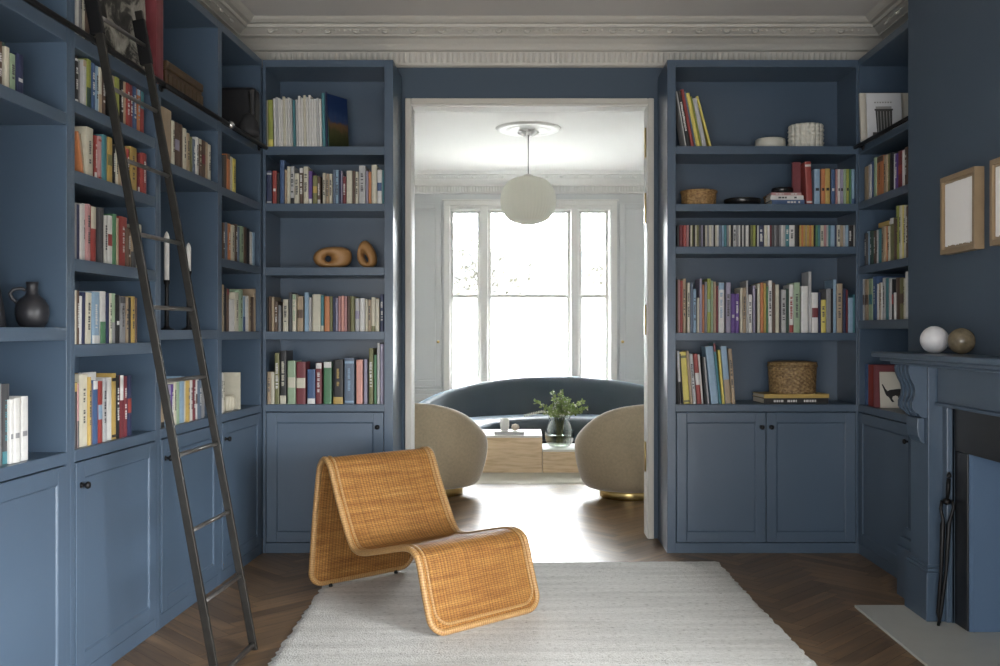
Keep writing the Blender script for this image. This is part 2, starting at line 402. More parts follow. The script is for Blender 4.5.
# outside: pale house, tree, ground
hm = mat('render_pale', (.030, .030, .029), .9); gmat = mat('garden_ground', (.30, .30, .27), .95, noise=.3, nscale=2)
struct(MB().box(-25, 25, DW+.3, 60, -1.3, -1.2), 'ground', gmat)
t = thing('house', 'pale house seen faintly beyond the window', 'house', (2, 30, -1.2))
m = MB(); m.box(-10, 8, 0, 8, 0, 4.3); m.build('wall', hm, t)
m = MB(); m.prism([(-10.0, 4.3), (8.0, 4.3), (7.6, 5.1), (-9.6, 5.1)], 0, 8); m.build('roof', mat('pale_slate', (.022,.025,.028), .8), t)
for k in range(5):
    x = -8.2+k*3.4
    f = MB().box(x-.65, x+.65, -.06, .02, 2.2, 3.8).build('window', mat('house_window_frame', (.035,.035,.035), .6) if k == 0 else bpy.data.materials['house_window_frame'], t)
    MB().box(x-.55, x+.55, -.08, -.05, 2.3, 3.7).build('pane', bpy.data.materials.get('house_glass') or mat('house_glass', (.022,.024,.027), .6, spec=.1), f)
def tree(x, y, h, seed, lab):
    rnd = random.Random(seed); t = thing('garden_tree', lab, 'tree', (x, y, -1.2), 0, 'garden trees')
    tm = MB(); lm = MB()
    def br(p, d, L, r, lev):
        q = p+d*L; mid = (p+q)/2+Vector([rnd.uniform(-1, 1)*L*.06 for _ in range(3)])
        tm.tube([p, mid, q], [r, r*.8, r*.6], 5)
        if lev == 0:
            for _ in range(5):
                c = q+Vector([rnd.uniform(-.16, .16) for _ in range(3)]); u = Vector([rnd.uniform(-1, 1) for _ in range(3)]).normalized()*.055; v = u.orthogonal().normalized()*.035
                lm.add([c-u, c-v, c+u, c+v], [(0,1,2,3)])
            return
        for _ in range(3):
            nd = (d+Vector([rnd.uniform(-.75, .75) for _ in range(3)])).normalized(); br(q, nd, L*rnd.uniform(.6, .78), r*.58, lev-1)
    br(Vector((0,0,0)), Vector((0,0,1)), h*.34, .07, 5)
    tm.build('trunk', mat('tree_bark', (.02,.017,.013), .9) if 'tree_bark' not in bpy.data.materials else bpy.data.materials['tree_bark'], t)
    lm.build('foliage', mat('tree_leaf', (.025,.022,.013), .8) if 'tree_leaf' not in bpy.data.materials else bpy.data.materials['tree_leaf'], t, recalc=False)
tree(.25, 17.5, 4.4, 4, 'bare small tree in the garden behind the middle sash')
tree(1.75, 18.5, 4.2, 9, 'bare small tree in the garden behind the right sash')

# ================================================================ JOINERY
TK = .029
def door(parent, x0, x1, z0, z1, knob=None, y=-.004):
    """shaker door: raised frame, recessed panel, small bead"""
    m = MB(); s = .060; t = .022
    m.box(x0, x0+s, y, y+t, z0, z1); m.box(x1-s, x1, y, y+t, z0, z1); m.box(x0+s, x1-s, y, y+t, z0, z0+s); m.box(x0+s, x1-s, y, y+t, z1-s, z1)
    m.box(x0+s, x1-s, y+.0065, y+t, z0+s, z1-s)
    c = .0065; X0, X1, Z0, Z1 = x0+s, x1-s, z0+s, z1-s; P, Q = y+.0005, y+.0067      # chamfered inner edge
    m.add([(X0,P,Z0), (X1,P,Z0), (X1,P,Z1), (X0,P,Z1), (X0+c,Q,Z0+c), (X1-c,Q,Z0+c), (X1-c,Q,Z1-c), (X0+c,Q,Z1-c), (X0,Q,Z0), (X1,Q,Z0), (X1,Q,Z1), (X0,Q,Z1)],
          [(0,1,5,4), (1,2,6,5), (2,3,7,6), (3,0,4,7), (0,8,9,1), (1,9,10,2), (2,10,11,3), (3,11,8,0)])
    d = m.build('door', BLUE, parent, bevel=.002)
    if knob:
        k = MB(); k.lathe([(.012,0), (.006,.004), (.006,.014), (.013,.020), (.014,.026), (.010,.032), (.001,.034)], 16)
        k.xf(Matrix.Translation((knob[0], y, knob[1])) @ Matrix.Rotation(PI/2, 4, 'X'))
        k.build('knob', BLACKM, d, label='small round black knob')
def bookcase(fr, x0, x1, shelves, label, dep=.34, lz=2.937, rz=2.937, doors=1, knobs=(None,), top=True, stl=TK, str_=TK, mid=0):
    t = thing('fitted_bookcase', label, 'bookcase', fr.w(x0, 0), fr.a)
    W = x1-x0; e = .0004
    sd = .402 if fr is BF else dep
    MB().box(e, stl, 0, sd, 0, lz).build('side_panel', BLUE, t, bevel=.0015)
    MB().box(W-str_, W-e, 0, sd, 0, rz).build('side_panel', BLUE, t, bevel=.0015)
    MB().box(stl*.5, W-str_*.5, dep+.0005, dep+.015, 0, 2.93).build('back_panel', BLUE, t)
    for (z0, z1) in shelves:
        full = (z1 > 2.4)
        a = e if (lz < 2.5 and full) else stl; b = W-e if (rz < 2.5 and full) else W-str_
        MB().box(a, b, 0, dep, z0, z1).build('shelf', BLUE, t, bevel=.002)
    a = 0 if lz < 2.5 else stl; a = e if lz < 2.5 else stl; b = W-e if rz < 2.5 else W-str_
    if top: MB().box(a, b, 0.0, dep, 2.895, 2.937).build('top_panel', BLUE, t, bevel=.0015)
    MB().box(stl, W-str_, -.001, dep, .843, .886).build('worktop', BLUE, t, bevel=.002)
    MB().box(stl, W-str_, 0.001, .02, 0.0, .062).build('plinth', BLUE, t, bevel=.002)
    MB().box(stl, W-str_, .024, dep, .05, .065).build('bottom_panel', BLUE, t)
    g = .0045; n = doors
    a, b = stl+g, W-str_-g
    for k in range(n):
        p = a+(b-a)*k/n+(g/2 if k else 0); q = a+(b-a)*(k+1)/n-(g/2 if k < n-1 else 0)
        kn = knobs[k]; door(t, p, q, .062+g, .843-g, (p+kn if kn > 0 else q+kn, .752) if kn else None)
    return t
L0, L1, L2, L3, L4 = lx(71)-.75, lx(71), lx(158.3), lx(220), lx(262)
bookcase(LF, L0, L1, [(2.062, 2.106), (1.288, 1.334), (2.36, 2.412)], 'blue fitted bookcase holding the dark jug, nearest on the left wall', knobs=(.05,), lz=2.937)
bookcase(LF, L1, L2, [(2.122, 2.166), (1.864, 1.910), (1.541, 1.587), (1.226, 1.272), (2.36, 2.412)], 'blue fitted bookcase full of books behind the ladder', rz=2.36, knobs=(.035,))
bookcase(LF, L2, L3, [(2.044, 2.088), (1.283, 1.327), (2.362, 2.412)], 'blue fitted bookcase with two white candles and a wooden box', lz=2.36, knobs=(.035,))
bookcase(LF, L3, L4, [(2.036, 2.080), (1.660, 1.704), (1.276, 1.320), (2.37, 2.412)], 'narrow blue fitted bookcase in the left corner with a black case on top', knobs=(.035,))
B0, B1 = bx_(262.3), bx_(393)
bookcase(BF, B0, B1, [(2.372, 2.422), (2.036, 2.082), (1.654, 1.703), (1.272, 1.320)], 'blue fitted bookcase left of the opening with wooden sculptures', stl=bx_(265.5)-B0, str_=bx_(393)-bx_(384), knobs=(-.034,))
R0, R1 = bx_(667), bx_(858.6)
bookcase(BF, R0, R1, [(2.376, 2.424), (2.036, 2.080), (1.782, 1.826), (1.266, 1.312)], 'wide two-door blue fitted bookcase right of the opening', stl=bx_(675.6)-R0, str_=R1-bx_(856), doors=2, knobs=(-.026, .026))
bookcase(RF, -5.654, -YB-.004, [(2.37, 2.412), (2.042, 2.086), (1.661, 1.705), (1.335, 1.385)], 'blue fitted bookcase in the alcove beside the chimney breast', stl=.012, dep=.36, knobs=(-.115,))

# ladder rails
def rail(fr, x0, x1, lab, ys=-.037):
    t = thing('ladder_rail', lab, 'rail', fr.w(x0, 0, 2.405), fr.a)
    L = x1-x0; MB().tube([(0,ys,0), (L,ys,0)], .0115, 10).build('bar', BLACKM, t)
    k = max(2, int(L/.75)+1)
    for i in range(k):
        x = .03+(L-.06)*i/(k-1); m = MB(); m.tube([(x,-.003,0), (x,ys,0)], .008, 8); m.lathe([(.022,0), (.022,.006), (.012,.008)], 14)
        st = len(m.v)-14*3; m.xf(Matrix.Translation((x, -.0005, 0)) @ Matrix.Rotation(PI/2, 4, 'X'), st)
        m.build('bracket', BLACKM, t)
    return t
r = rail(LF, L0+.05, lx(163, -.037), 'black steel ladder rail along the near left bookcases')
r2 = rail(LF, lx(166, -.037), 5.62, 'black steel ladder rail running into the left corner')
m = MB(); m.tube([(0,0,0), (.03,0,0)], .019, 12); m.xf(Matrix.Translation((L3-lx(166, -.037)+.02, -.044, 0))); m.build('clamp', CHROME, r2, label='polished clamp ring')
rail(RF, -5.60, -4.80, 'black steel ladder rail across the alcove bookcase')

# ladder
def ladder():
    Z = Vector((0, 0, 1))
    fb = Vector((-1.110, 3.93, 0)); ft = Vector((-1.5865, 3.93, 2.645))       # far rail foot, top
    off = Vector((-.024, -.398, 0))
    t = thing('library_ladder', 'tall black steel library ladder leaning on the left bookcases', 'ladder', (fb.x, fb.y+off.y/2, 0))
    o = Vector(t.location)
    ax = (ft-fb).normalized(); sd = off.normalized(); nn = ax.cross(sd).normalized()
    for nm, s in (('far', Vector((0,0,0))), ('near', off)):
        m = MB(); hw, ht = .0155, .008; top = 2.645 if nm == 'far' else 2.80
        p0 = fb+s+ax*(.0); p1 = fb+s+ax*(top/ax.z)
        vs = [p+nn*a*hw+sd*b*ht-o for p in (p0, p1) for a, b in ((-1,-1), (1,-1), (1,1), (-1,1))]
        for k in range(4): vs[k] = Vector((vs[k].x, vs[k].y, .004))
        m.add(vs, [(0,1,2,3), (7,6,5,4), (0,4,5,1), (1,5,6,2), (2,6,7,3), (3,7,4,0)]); m.build('stile', STEEL, t, bevel=.002)
        # hook plate over the rail
        m = MB(); a0, a1 = 2.425, 2.61
        vs = [fb+s+ax*(z/ax.z)+nn*a-sd*b-o for z in (a0, a1) for a, b in ((-.032,.010), (.019,.010), (.019,-.010), (-.032,-.010))]
        m.add(vs, [(0,1,2,3), (7,6,5,4), (0,4,5,1), (1,5,6,2), (2,6,7,3), (3,7,4,0)]); m.build('hook_plate', BLACKM, t, bevel=.003)
    for z in (2.50, 2.23, 1.962, 1.684, 1.411, 1.134, .857, .575, .31, .024):
        p = fb+ax*(z/ax.z)-o; q = p+off
        MB().tube([p, q], .0085 if z > .1 else .011, 10).build('rung', RUNG, t)
ladder()

# ================================================================ BOOKS
SH = {}
def glyphs(m, w, z0, z1, mi, rnd, y=-.0006):
    z = z1; ww = min(w*.30, .008)
    while z > z0:
        h = rnd.uniform(.003, .009)
        if rnd.random() > .22: m.add([(-ww, y, z-h), (ww*rnd.uniform(.3, 1), y, z-h), (ww*rnd.uniform(.5, 1), y, z), (-ww, y, z)], [(0,1,2,3)], mi)
        z -= h+.002
def make_book(w, h, dep, col, acc, style, rnd, hollow=True):
    """spine at y=0 facing -y; returns cover MB and page MB; materials 0 cover 1 accent"""
    m = MB(); t = min(.0022, w*.16); w = max(w, .004); x = w/2
    m.add([(-x,.002,0), (-x*.55,-.0006,0), (x*.55,-.0006,0), (x,.002,0), (-x,.002,h), (-x*.55,-.0006,h), (x*.55,-.0006,h), (x,.002,h), (-x,.005,0), (x,.005,0), (-x,.005,h), (x,.005,h)],
          [(0,1,5,4), (1,2,6,5), (2,3,7,6), (0,4,10,8), (3,9,11,7), (4,5,6,7,11,10), (0,8,9,3,2,1), (8,10,11,9)], 0)
    m.box(-x, -x+t, .005, dep, 0, h); m.box(x-t, x, .005, dep, 0, h)
    f = -.0008
    def patch(z0, z1, mi=1, k=.98): m.add([(-x*k,.0012,z0), (-x*.55,f-.0004,z0), (x*.55,f-.0004,z0), (x*k,.0012,z0), (-x*k,.0012,z1), (-x*.55,f-.0004,z1), (x*.55,f-.0004,z1), (x*k,.0012,z1)], [(0,1,5,4), (1,2,6,5), (2,3,7,6)], mi)
    if style == 't': patch(h*.86, h*.995)
    elif style == 'T': patch(h*.6, h*.998)
    elif style == 'q': patch(h*.005, h*.16)
    elif style == 'Q': patch(h*.005, h*.42)
    elif style == 'm': patch(h*.38, h*.62)
    elif style == 'd': patch(h*.38, h*.46, k=.7)
    elif style == 'b': patch(h*.03, h*.07); patch(h*.88, h*.93)
    if style in ('', 'b', 'q', 't') and w > .0165 and rnd.random() < .55: glyphs(m, w, h*.3, h*.8, 1 if style == '' else 1, rnd, f-.0006)
    p = MB(); p.box(-x+t, x-t, .005, dep-.003, .0025, h-.003)
    return m, p
PH_GROUP = {}
NUM = ['first','second','third','fourth','fifth','sixth','seventh','eighth','ninth','tenth','eleventh','twelfth','thirteenth','fourteenth','fifteenth','sixteenth','seventeenth','eighteenth','nineteenth','twentieth',
 'twenty-first','twenty-second','twenty-third','twenty-fourth','twenty-fifth','twenty-sixth','twenty-seventh','twenty-eighth','twenty-ninth','thirtieth','thirty-first','thirty-second','thirty-third','thirty-fourth','thirty-fifth','thirty-sixth','thirty-seventh','thirty-eighth','thirty-ninth','fortieth',
 'forty-first','forty-second','forty-third','forty-fourth','forty-fifth','forty-sixth','forty-seventh','forty-eighth','forty-ninth','fiftieth','fifty-first','fifty-second','fifty-third','fifty-fourth','fifty-fifth','fifty-sixth','fifty-seventh','fifty-eighth','fifty-ninth','sixtieth','sixty-first','sixty-second','sixty-third','sixty-fourth','sixty-fifth','sixty-sixth','sixty-seventh','sixty-eighth','sixty-ninth','seventieth','seventy-first','seventy-second','seventy-third','seventy-fourth','seventy-fifth']
STY = {'t': 'with {a} top', 'T': 'with {a} upper half', 'q': 'with {a} foot band', 'Q': 'with {a} lower part', 'm': 'with {a} middle band', 'd': 'with {a} dot', 'b': 'with {a} rules'}
BAYS = {LF.a: [(L0+TK, L1-TK), (L1+TK, L2-TK), (L2+TK, L3-TK), (L3+TK, L4-TK)], BF.a: [(bx_(265.5), bx_(384)), (bx_(675.6), bx_(856))], RF.a: [(-5.642, -4.783)]}
def row(fr, pxf, spec, z, phrase, group, hunit, ins=.022, dep=(.13, .19), lean=0, noun='book', cm=False, name='book'):
    """spec: 'x0 x1 h colour[/accent:style]' ; separated; x in photo pixels along the row, h in px (times hunit) """
    items = [s.strip() for s in spec.split(';') if s.strip()]
    rnd = random.Random(hash(phrase) % 1000 if False else len(phrase)*31+len(items))
    rows_ = []
    for it in items:
        p = it.split(); x0, x1, h = float(p[0]), float(p[1]), float(p[2]); rest = ' '.join(p[3:]); style = ''; acc = None; ln = lean
        if '@' in rest: rest, l_ = rest.split('@'); ln = float(l_)
        if '/' in rest: rest, a_ = rest.split('/'); acc, style = a_.split(':')
        rows_.append((x0, x1, h, rest.strip(), acc, style, ln))
    labels = []
    for i, (x0, x1, h, c, acc, style, ln) in enumerate(rows_):
        q = ins+rnd.uniform(-.008, .008)
        a, b = sorted((pxf(x0, q), pxf(x1, q)))
        for lo_, hi_ in BAYS[fr.a]:
            if lo_ < (a+b)/2 < hi_: a, b = max(a, lo_+.0008), min(b, hi_-.0008)
        w = abs(b-a)*.95
        hm_ = h*hunit
        d = rnd.uniform(*dep)
        ac = acc or ('white' if c in ('black','navy','blue','red','maroon','purple','brown','teal','green','dark grey','dark green','slate blue','olive','orange') else 'dark grey')
        cov, pg = make_book(w, hm_, d, c, ac, style, rnd)
        o = cov.build(name, [bookmat(c), bookmat(ac)], recalc=True)
        o.location = fr.w((a+b)/2, q, z+.0006); o.rotation_euler = (0, 0, fr.a)
        if ln:
            L = math.radians(ln); o.rotation_euler = (Matrix.Rotation(fr.a, 3, 'Z') @ Matrix.Rotation(L, 3, 'Y')).to_euler()
            o.location.z += abs(math.sin(L))*w/2
        pg.build('pages', PAGES, o)
        feat = STY[style].format(a=acc) if style else ''
        ph_ = phrase.replace('along ', 'on ').replace('the opening', 'opening').replace('behind the ladder', 'behind ladder').replace('first book shelf behind', 'first shelf behind').replace('second book shelf behind', 'second shelf behind').replace('third book shelf behind', 'third shelf behind').replace('fourth book shelf behind', 'fourth shelf behind')
        lab = f"{c} {noun} {feat}".strip()+f", {NUM[i]} from left {ph_}"
        if len(lab.split()) > 16: lab = lab.replace(' from left', '')
        tag(o, lab, 'book' if noun == 'book' else 'disc case', group)
U = .005955*1.006
LB = 'left of the opening'
row(BF, bx_, '265.9 267.6 47 cream@-.4; 268 273 47 lime/yellow:q@-.6', 2.422, 'on top shelf '+LB, 'books on the top shelf left of the opening', U, ins=.02, dep=(.2,.24))
row(BF, bx_, ';'.join(f'{273.8+k*2.35:.2f} {273.8+k*2.35+2.2:.2f} {[48,49.5,48.5,47,50,48.5,49,48][k]} {["white","pale grey","white","white","cream","white","white","pale grey"][k]}' for k in range(8))
    +';293.2 295.6 47 teal;'+';'.join(f'{296+k*2.6:.2f} {296+k*2.6+2.4:.2f} {[47,51,49,51.5,50,51.5,47.5,48,49,48][k]} {["pale grey","white","white","cream","white","white","white","white","pale grey","white"][k]}' for k in range(10))
    +';322.2 325.5 54 teal;325.8 327.2 55 navy', 2.422, 'of the magazines on top shelf '+LB, 'magazines on the top shelf left of the opening', U, ins=.02, dep=(.2,.22), lean=-1.2)
row(BF, bx_, '266 271.5 33 navy/pale grey:b;272.2 276.4 33 red/white:d;276.6 279.4 31 black;279.6 284.2 44 blue;284.4 286.6 34 tan;286.8 290 37.5 cream;290.2 294 37.5 pale grey/black:q;294.2 299 30.5 cream;299.2 303 36 brown/white:t;303.2 308 37 cream;308.2 312 33 purple/white:q;312.4 317 28 olive/mustard:m;317.2 320.2 27.5 brown/white:q;322.4 325.4 31 cream;325.6 328.8 30 tan;329 332 30 cream;332.6 335.2 34 slate blue;335.4 338.4 34 light blue;338.6 340.4 33 navy;340.6 342.4 33 lavender;342.6 345.8 27 maroon;346.2 352 33 cream;352.4 355 33 brown;355.2 358.2 32 cream;358.6 365.2 38 pale grey;365.8 368 33 lavender;368.2 371 32 orange;371.2 376.6 39 cream;377 381.6 34 white/blue:m;382 383.8 34 teal',
    2.082, 'along second shelf '+LB, 'books on the second shelf left of the opening', U)
row(BF, bx_, '266.5 268.3 34 black;268.5 271 35 brown;271.2 274 34.5 tan;274.4 277.6 30 brown;278 280.5 26 grey;282.6 288 32 cream;288.6 291.6 39 dark grey;292 295.8 37 cream/pale green:t;297 303 35 tan/brown:m;304.2 308.4 39 light blue;308.6 311.2 34 pale grey;312 320.4 37 cream;320.6 323.6 36 teal/cream:q;324.2 329.4 35 orange;329.6 332.4 35 olive;332.6 335 34.5 navy;335.2 337.6 33.5 lavender;338 340.8 35 pink;341 343.8 35.4 salmon;344 346.8 35 pink;347.4 350 35 brown;350.2 354.2 35 olive;355 359.4 33 pale grey/lavender:m;359.6 364.4 33 white;365 367.6 32 cream;367.8 371 31.5 tan;371.2 375 34 cream/olive:q;375.2 379 32.5 cream;380 383.6 37 navy',
    1.320, 'along fourth shelf '+LB, 'books on the fourth shelf left of the opening', U)
row(BF, bx_, '267 270.5 32 tan;270.7 274 32 cream;274.5 279 51 olive;279.6 286 53 black/cream:q;287.2 295.4 43 pale green/cream:m;296 305.4 42 maroon/cream:m;307 315 34.5 blue/white:q;315.4 321.4 41 maroon/white:t;323.4 331.4 42 green/white:t;332.8 343 44 black/mustard:q;344 354 46 slate blue/light blue:b;356 362.4 44 salmon;363.6 367 44.5 lavender;368.6 373 55.5 olive;373.8 376.4 49 green;376.8 379.6 61 pale grey;380 383.6 60 lavender',
    .886, 'along lowest shelf '+LB, 'books on the lowest shelf left of the opening', U)
RB = 'right of the opening'
row(BF, bx_, '685.2 686.4 56 white@-9.6;686.8 690.6 56 black@-10;691 694 58 red@-10.5;694.4 696.2 56 slate blue@-11;696.4 700 54 yellow@-11.3;700.4 702 51 lime@-11.6;702.4 706.6 49 pale grey@-12;709.2 711.6 52 yellow@-15',
    2.424, 'leaning on top shelf '+RB, 'books leaning on the top shelf right of the opening', U, lean=-15.5)
row(BF, bx_, '806.4 812.6 42.5 red/white:b@-2.5;814.2 820 35 light blue/black:d;821 825 35.5 orange/black:d;825.2 830 35.5 mustard/black:d;831.2 835 34.5 blue/white:d;835.6 837.6 35 pink;837.8 840 35 white/black:d;840.2 843.4 35 lavender/black:d;843.6 846 35 pale green;846.2 849 35 lime/black:d;849.2 851.4 35 green;851.6 854.8 35 light blue/blue:q',
    2.080, 'upright on second shelf '+RB, 'books upright on the second shelf right of the opening', U)
# disc cases
cd = ('black 2.2,maroon 3,red 3.4,pink 2,black 1.4,cream 1.6,olive 1,black 1.6,cream 1.6,olive 1.6,dark grey 2.4,lavender 1.4,black 2,cream 1.6,grey 2,cream 2,pale grey 2,black 1.4,cream 1.6,white 1.4,slate blue 3,light blue 1.8,teal 2.4,grey 2,cream 1.6,black 2,pale grey 3,grey 2,white 1.6,black 1.4,white 1.6,dark grey 1.6,white 1.4,white 1.4,black 1.6,olive 2,lime 2.6,black 1.4,white 1.4,navy 4.6,cream 3.2,white 2.2,maroon 1.4,dark grey 2.4,grey 2,dark grey 2.4,grey 1.8,white 1.8,pale grey 2,teal 3.4,white 5,black 4,mustard 1.8,orange 1.8,mustard 1.8,tan 1.4,mustard 2,orange 2,mustard 2,black 1.6,green 2.2,teal 2.2,cream 3,pink 2.4,pale grey 1.6,teal 2,light blue 3.8,navy 2,cream 3,tan 2.6,pale grey 2,light blue 2.6,black 3,black 1.6,white 1.4')
x = 676.8; sp = []
its = [c.rsplit(' ', 1) for c in cd.split(',')]; tot = sum(float(w) for _, w in its); k_ = (855.2-676.8)/tot
for c, w in its:
    w = float(w)*k_; sp.append(f'{x:.2f} {x+w*.97:.2f} {21.6} {c}'); x += w
row(BF, bx_, ';'.join(sp), 1.826, 'on third shelf '+RB, 'disc cases on the third shelf right of the opening', U, ins=.03, dep=(.13,.14), noun='disc case', name='disc_case')
row(BF, bx_, '676.6 678 53 brown;678.2 680 53 pink;680.2 682.6 52 red;682.8 685.8 54 tan;687 690 50 cream;690.2 693 50 slate blue;693.2 696.2 43.5 light blue;697 699.2 35 cream;699.4 702 54 lavender;702.2 704.2 48 orange;704.6 707 51 grey;707.2 710.6 54 lime/pale green:m;710.8 713 52 pale green;713.2 716 51 tan;716.2 718 47 maroon;718.3 724.2 50 white/light blue:t;726 730.6 50 lavender;731 735 39 purple/pale grey:d;735.2 739 39 purple;740 742.4 45 cream;742.6 746 45 tan;746.2 748 52 pale grey;748.3 752 38 white;752.6 755.4 47 lavender;755.6 757 44 black;757.2 760 49 cream;760.2 763.4 50 orange;763.6 766 49.5 mustard;766.2 768 46 green;768.3 772 52 white;772.2 775 50 brown;775.3 779 48 cream;779.2 781.2 43 dark grey;781.4 786 43 pale grey;786.2 788.6 44 dark green;789 793.4 48 white/red:q;793.8 800 50 pale green;801 808 46.5 white;808.3 811.4 61 pale grey;811.6 818 40 white/maroon:m;818.4 820.8 40 navy;821 825.8 33 yellow;826.2 831 44 grey;831.4 833 44 black;833.2 836.2 53 light blue;836.6 842.4 49 tan;843 845.8 44 navy;846 847.8 43 maroon;848.2 853 35 light blue;853.2 855.4 38 teal',
    1.312, 'along fourth shelf '+RB, 'books on the fourth shelf right of the opening', U)
row(BF, bx_, '678.9 681.6 53 pale grey/black:Q@-2.5;682 683.2 50 black@-3;683.6 689.8 52 yellow/olive:b@-4.5;690 692.8 53 tan@-4.5;693 696.4 50 pale grey@-4.5;697 701.4 50 red/white:m@-4.5;701.6 703.4 49.5 white@-4.5;704.6 706.4 47 black@-4;707.6 709.2 47 pale grey@-5;711 718.8 57.5 light blue@-6;719 721.6 61 teal/maroon:t@-6;722.2 724.8 54 yellow@-5;725.4 731.4 57.5 light blue/tan:Q@-5;731.8 735.4 55 tan@-4',
    .886, 'leaning on lowest shelf '+RB, 'books leaning on the lowest shelf right of the opening', U)
# alcove (heights in metres)
AL = 'in the alcove bookcase'
row(RF, rx_, '864 867.8 .20 tan;868 870.2 .20 pale grey;870.4 873 .215 blue;873.2 875.6 .225 pale green;876 883 .22 orange/brown:t;883.2 886 .21 tan;886.2 889 .215 olive;889.2 892.4 .21 black;892.6 894.4 .20 pale grey;894.6 897.4 .195 purple;897.6 901.4 .20 maroon/red:m;901.6 904 .195 white;904.2 907.5 .20 brown',
    2.086, 'on upper book shelf '+AL, 'books on the upper book shelf of the alcove', 1, ins=.018)
row(RF, rx_, '864.2 866.3 .19 dark grey;866.5 869 .20 light blue;869.2 872.2 .195 dark green;873 876 .19 brown;876.2 877.6 .19 pale grey;877.8 880.4 .19 teal;881 884 .20 tan;884.2 887 .20 orange;887.2 889.4 .195 cream;889.6 893.2 .235 olive/white:t;893.4 895.4 .22 brown;895.6 898.4 .29 lime;898.6 901 .285 cream;901.2 903 .285 yellow;903.2 905.4 .28 cream;905.6 907.6 .27 brown',
    1.705, 'on middle book shelf '+AL, 'books on the middle book shelf of the alcove', 1, ins=.018)
row(RF, rx_, '860.2 863.8 .245 pale grey/brown:m;864 867.8 .24 tan/brown:m;868 872 .24 pale green/teal:m;872.2 876.2 .25 blue;876.4 878.6 .205 white;878.8 880 .21 tan;880.2 881.6 .21 white;882 885 .235 pale grey;885.2 888 .23 teal;888.2 890.2 .225 pale grey;890.4 893 .22 black/red:m;893.2 895.2 .145 white;895.4 899 .225 brown;899.2 903 .22 olive/brown:m;903.2 904.6 .215 cream;904.8 907 .25 white',
    1.385, 'on lower book shelf '+AL, 'books on the lower book shelf of the alcove', 1, ins=.018)
row(RF, rx_, '864.2 866.6 .24 blue;867.6 872.6 .24 red;872.8 874.4 .235 dark grey;874.6 878.6 .23 lavender/maroon:t', .886, 'by the cat picture '+AL, 'books beside the cat picture', 1, ins=.03, dep=(.2,.24))
# left wall
row(LF, lx, '-1.5 2.6 .16 brown;3 5 .165 dark green;5.2 10 .15 cream;10.2 16 .142 pale green;17 24 .15 navy/white:d', 2.106, 'on top shelf of nearest bookcase', 'books on the top shelf of the nearest bookcase', 1, ins=.05)
row(LF, lx, '-6 2.2 .265 grey;2.5 10 .262 dark grey/teal:q;10.2 14 .21 white/grey:d;14.2 21 .212 white/grey:d;21.2 28.8 .215 white/grey:d', .886, 'on lowest shelf of nearest bookcase', 'books on the lowest shelf of the nearest bookcase', 1, ins=.03)
BL = 'behind the ladder'
row(LF, lx, '75.5 78.8 .175 black/white:b;79.6 83.4 .17 grey;83.6 87 .175 pale grey/tan:t;87.2 91.6 .185 lime/dark green:Q;92 95.8 .18 blue;96 99 .18 light blue;99.2 102.4 .18 cream/tan:Q;102.6 106 .18 brown;109 112 .18 black;112.2 115 .184 tan;115.4 120 .184 lime;120.6 123.8 .184 black;124 127 .186 tan;127.2 130.2 .184 red;130.4 133 .18 maroon;133.2 137.2 .184 blue;137.4 140.6 .187 orange/light blue:t;140.8 144.4 .187 red/teal:T',
    2.166, 'along first book shelf '+BL, 'books on the first shelf behind the ladder', 1, ins=.02)
row(LF, lx, '86.4 93.8 .185 cream;94.8 98.6 .17 red/white:q;98.8 102.2 .17 pink/red:b;103 107.4 .18 teal;108 113 .18 mustard/olive:m;113.2 116 .16 black;116.2 119 .16 cream;119.2 122 .17 tan;122.4 125 .17 pink;125.2 127.2 .17 orange;127.4 129.6 .165 red;130 137.4 .185 mustard;138 142.6 .17 maroon/white:q;142.8 147 .175 red',
    1.910, 'along second book shelf '+BL, 'books on the second shelf behind the ladder', 1, ins=.02)
row(LF, lx, '82.4 84.2 .155 orange@-15;84.5 86.2 .155 tan@-15', 1.910, 'leaning at the near end of second shelf '+BL, 'books leaning on the second shelf behind the ladder', 1, ins=.02)
row(LF, lx, '75.6 77.4 .21 grey;77.6 80 .205 navy;80.2 82.6 .21 white;82.8 87 .215 pale grey;87.2 91 .215 pink;91.2 96.6 .21 red/cream:T;97 100 .21 navy;100.2 104.2 .215 dark grey;104.6 108 .19 white;108.2 113 .195 white/red:m;113.2 117 .205 green;117.2 119 .19 tan;119.4 127.6 .205 red;128.2 131 .16 brown;131.2 134 .16 tan/dark grey:Q;134.2 137 .17 dark grey;137.4 142 .19 cream',
    1.587, 'along third book shelf '+BL, 'books on the third shelf behind the ladder', 1, ins=.02)
row(LF, lx, '75.4 77 .20 cream;77.2 79.6 .20 brown;79.8 81.8 .18 white@1.5;82.4 85.4 .195 navy@1.5;86 91.4 .195 cream@2;92.4 100 .20 light blue/white:q@.5;100.4 106.2 .205 white/green:Q;106.6 109.6 .20 navy;109.8 112 .20 cream;112.2 116 .20 pale green/grey:Q;116.2 120.2 .195 black/white:d;120.6 126 .19 grey/dark grey:t;126.2 129 .19 tan;129.2 131.2 .19 black;131.4 135.4 .195 mustard;135.6 137.4 .19 brown',
    1.272, 'along fourth book shelf '+BL, 'books on the fourth shelf behind the ladder', 1, ins=.02)
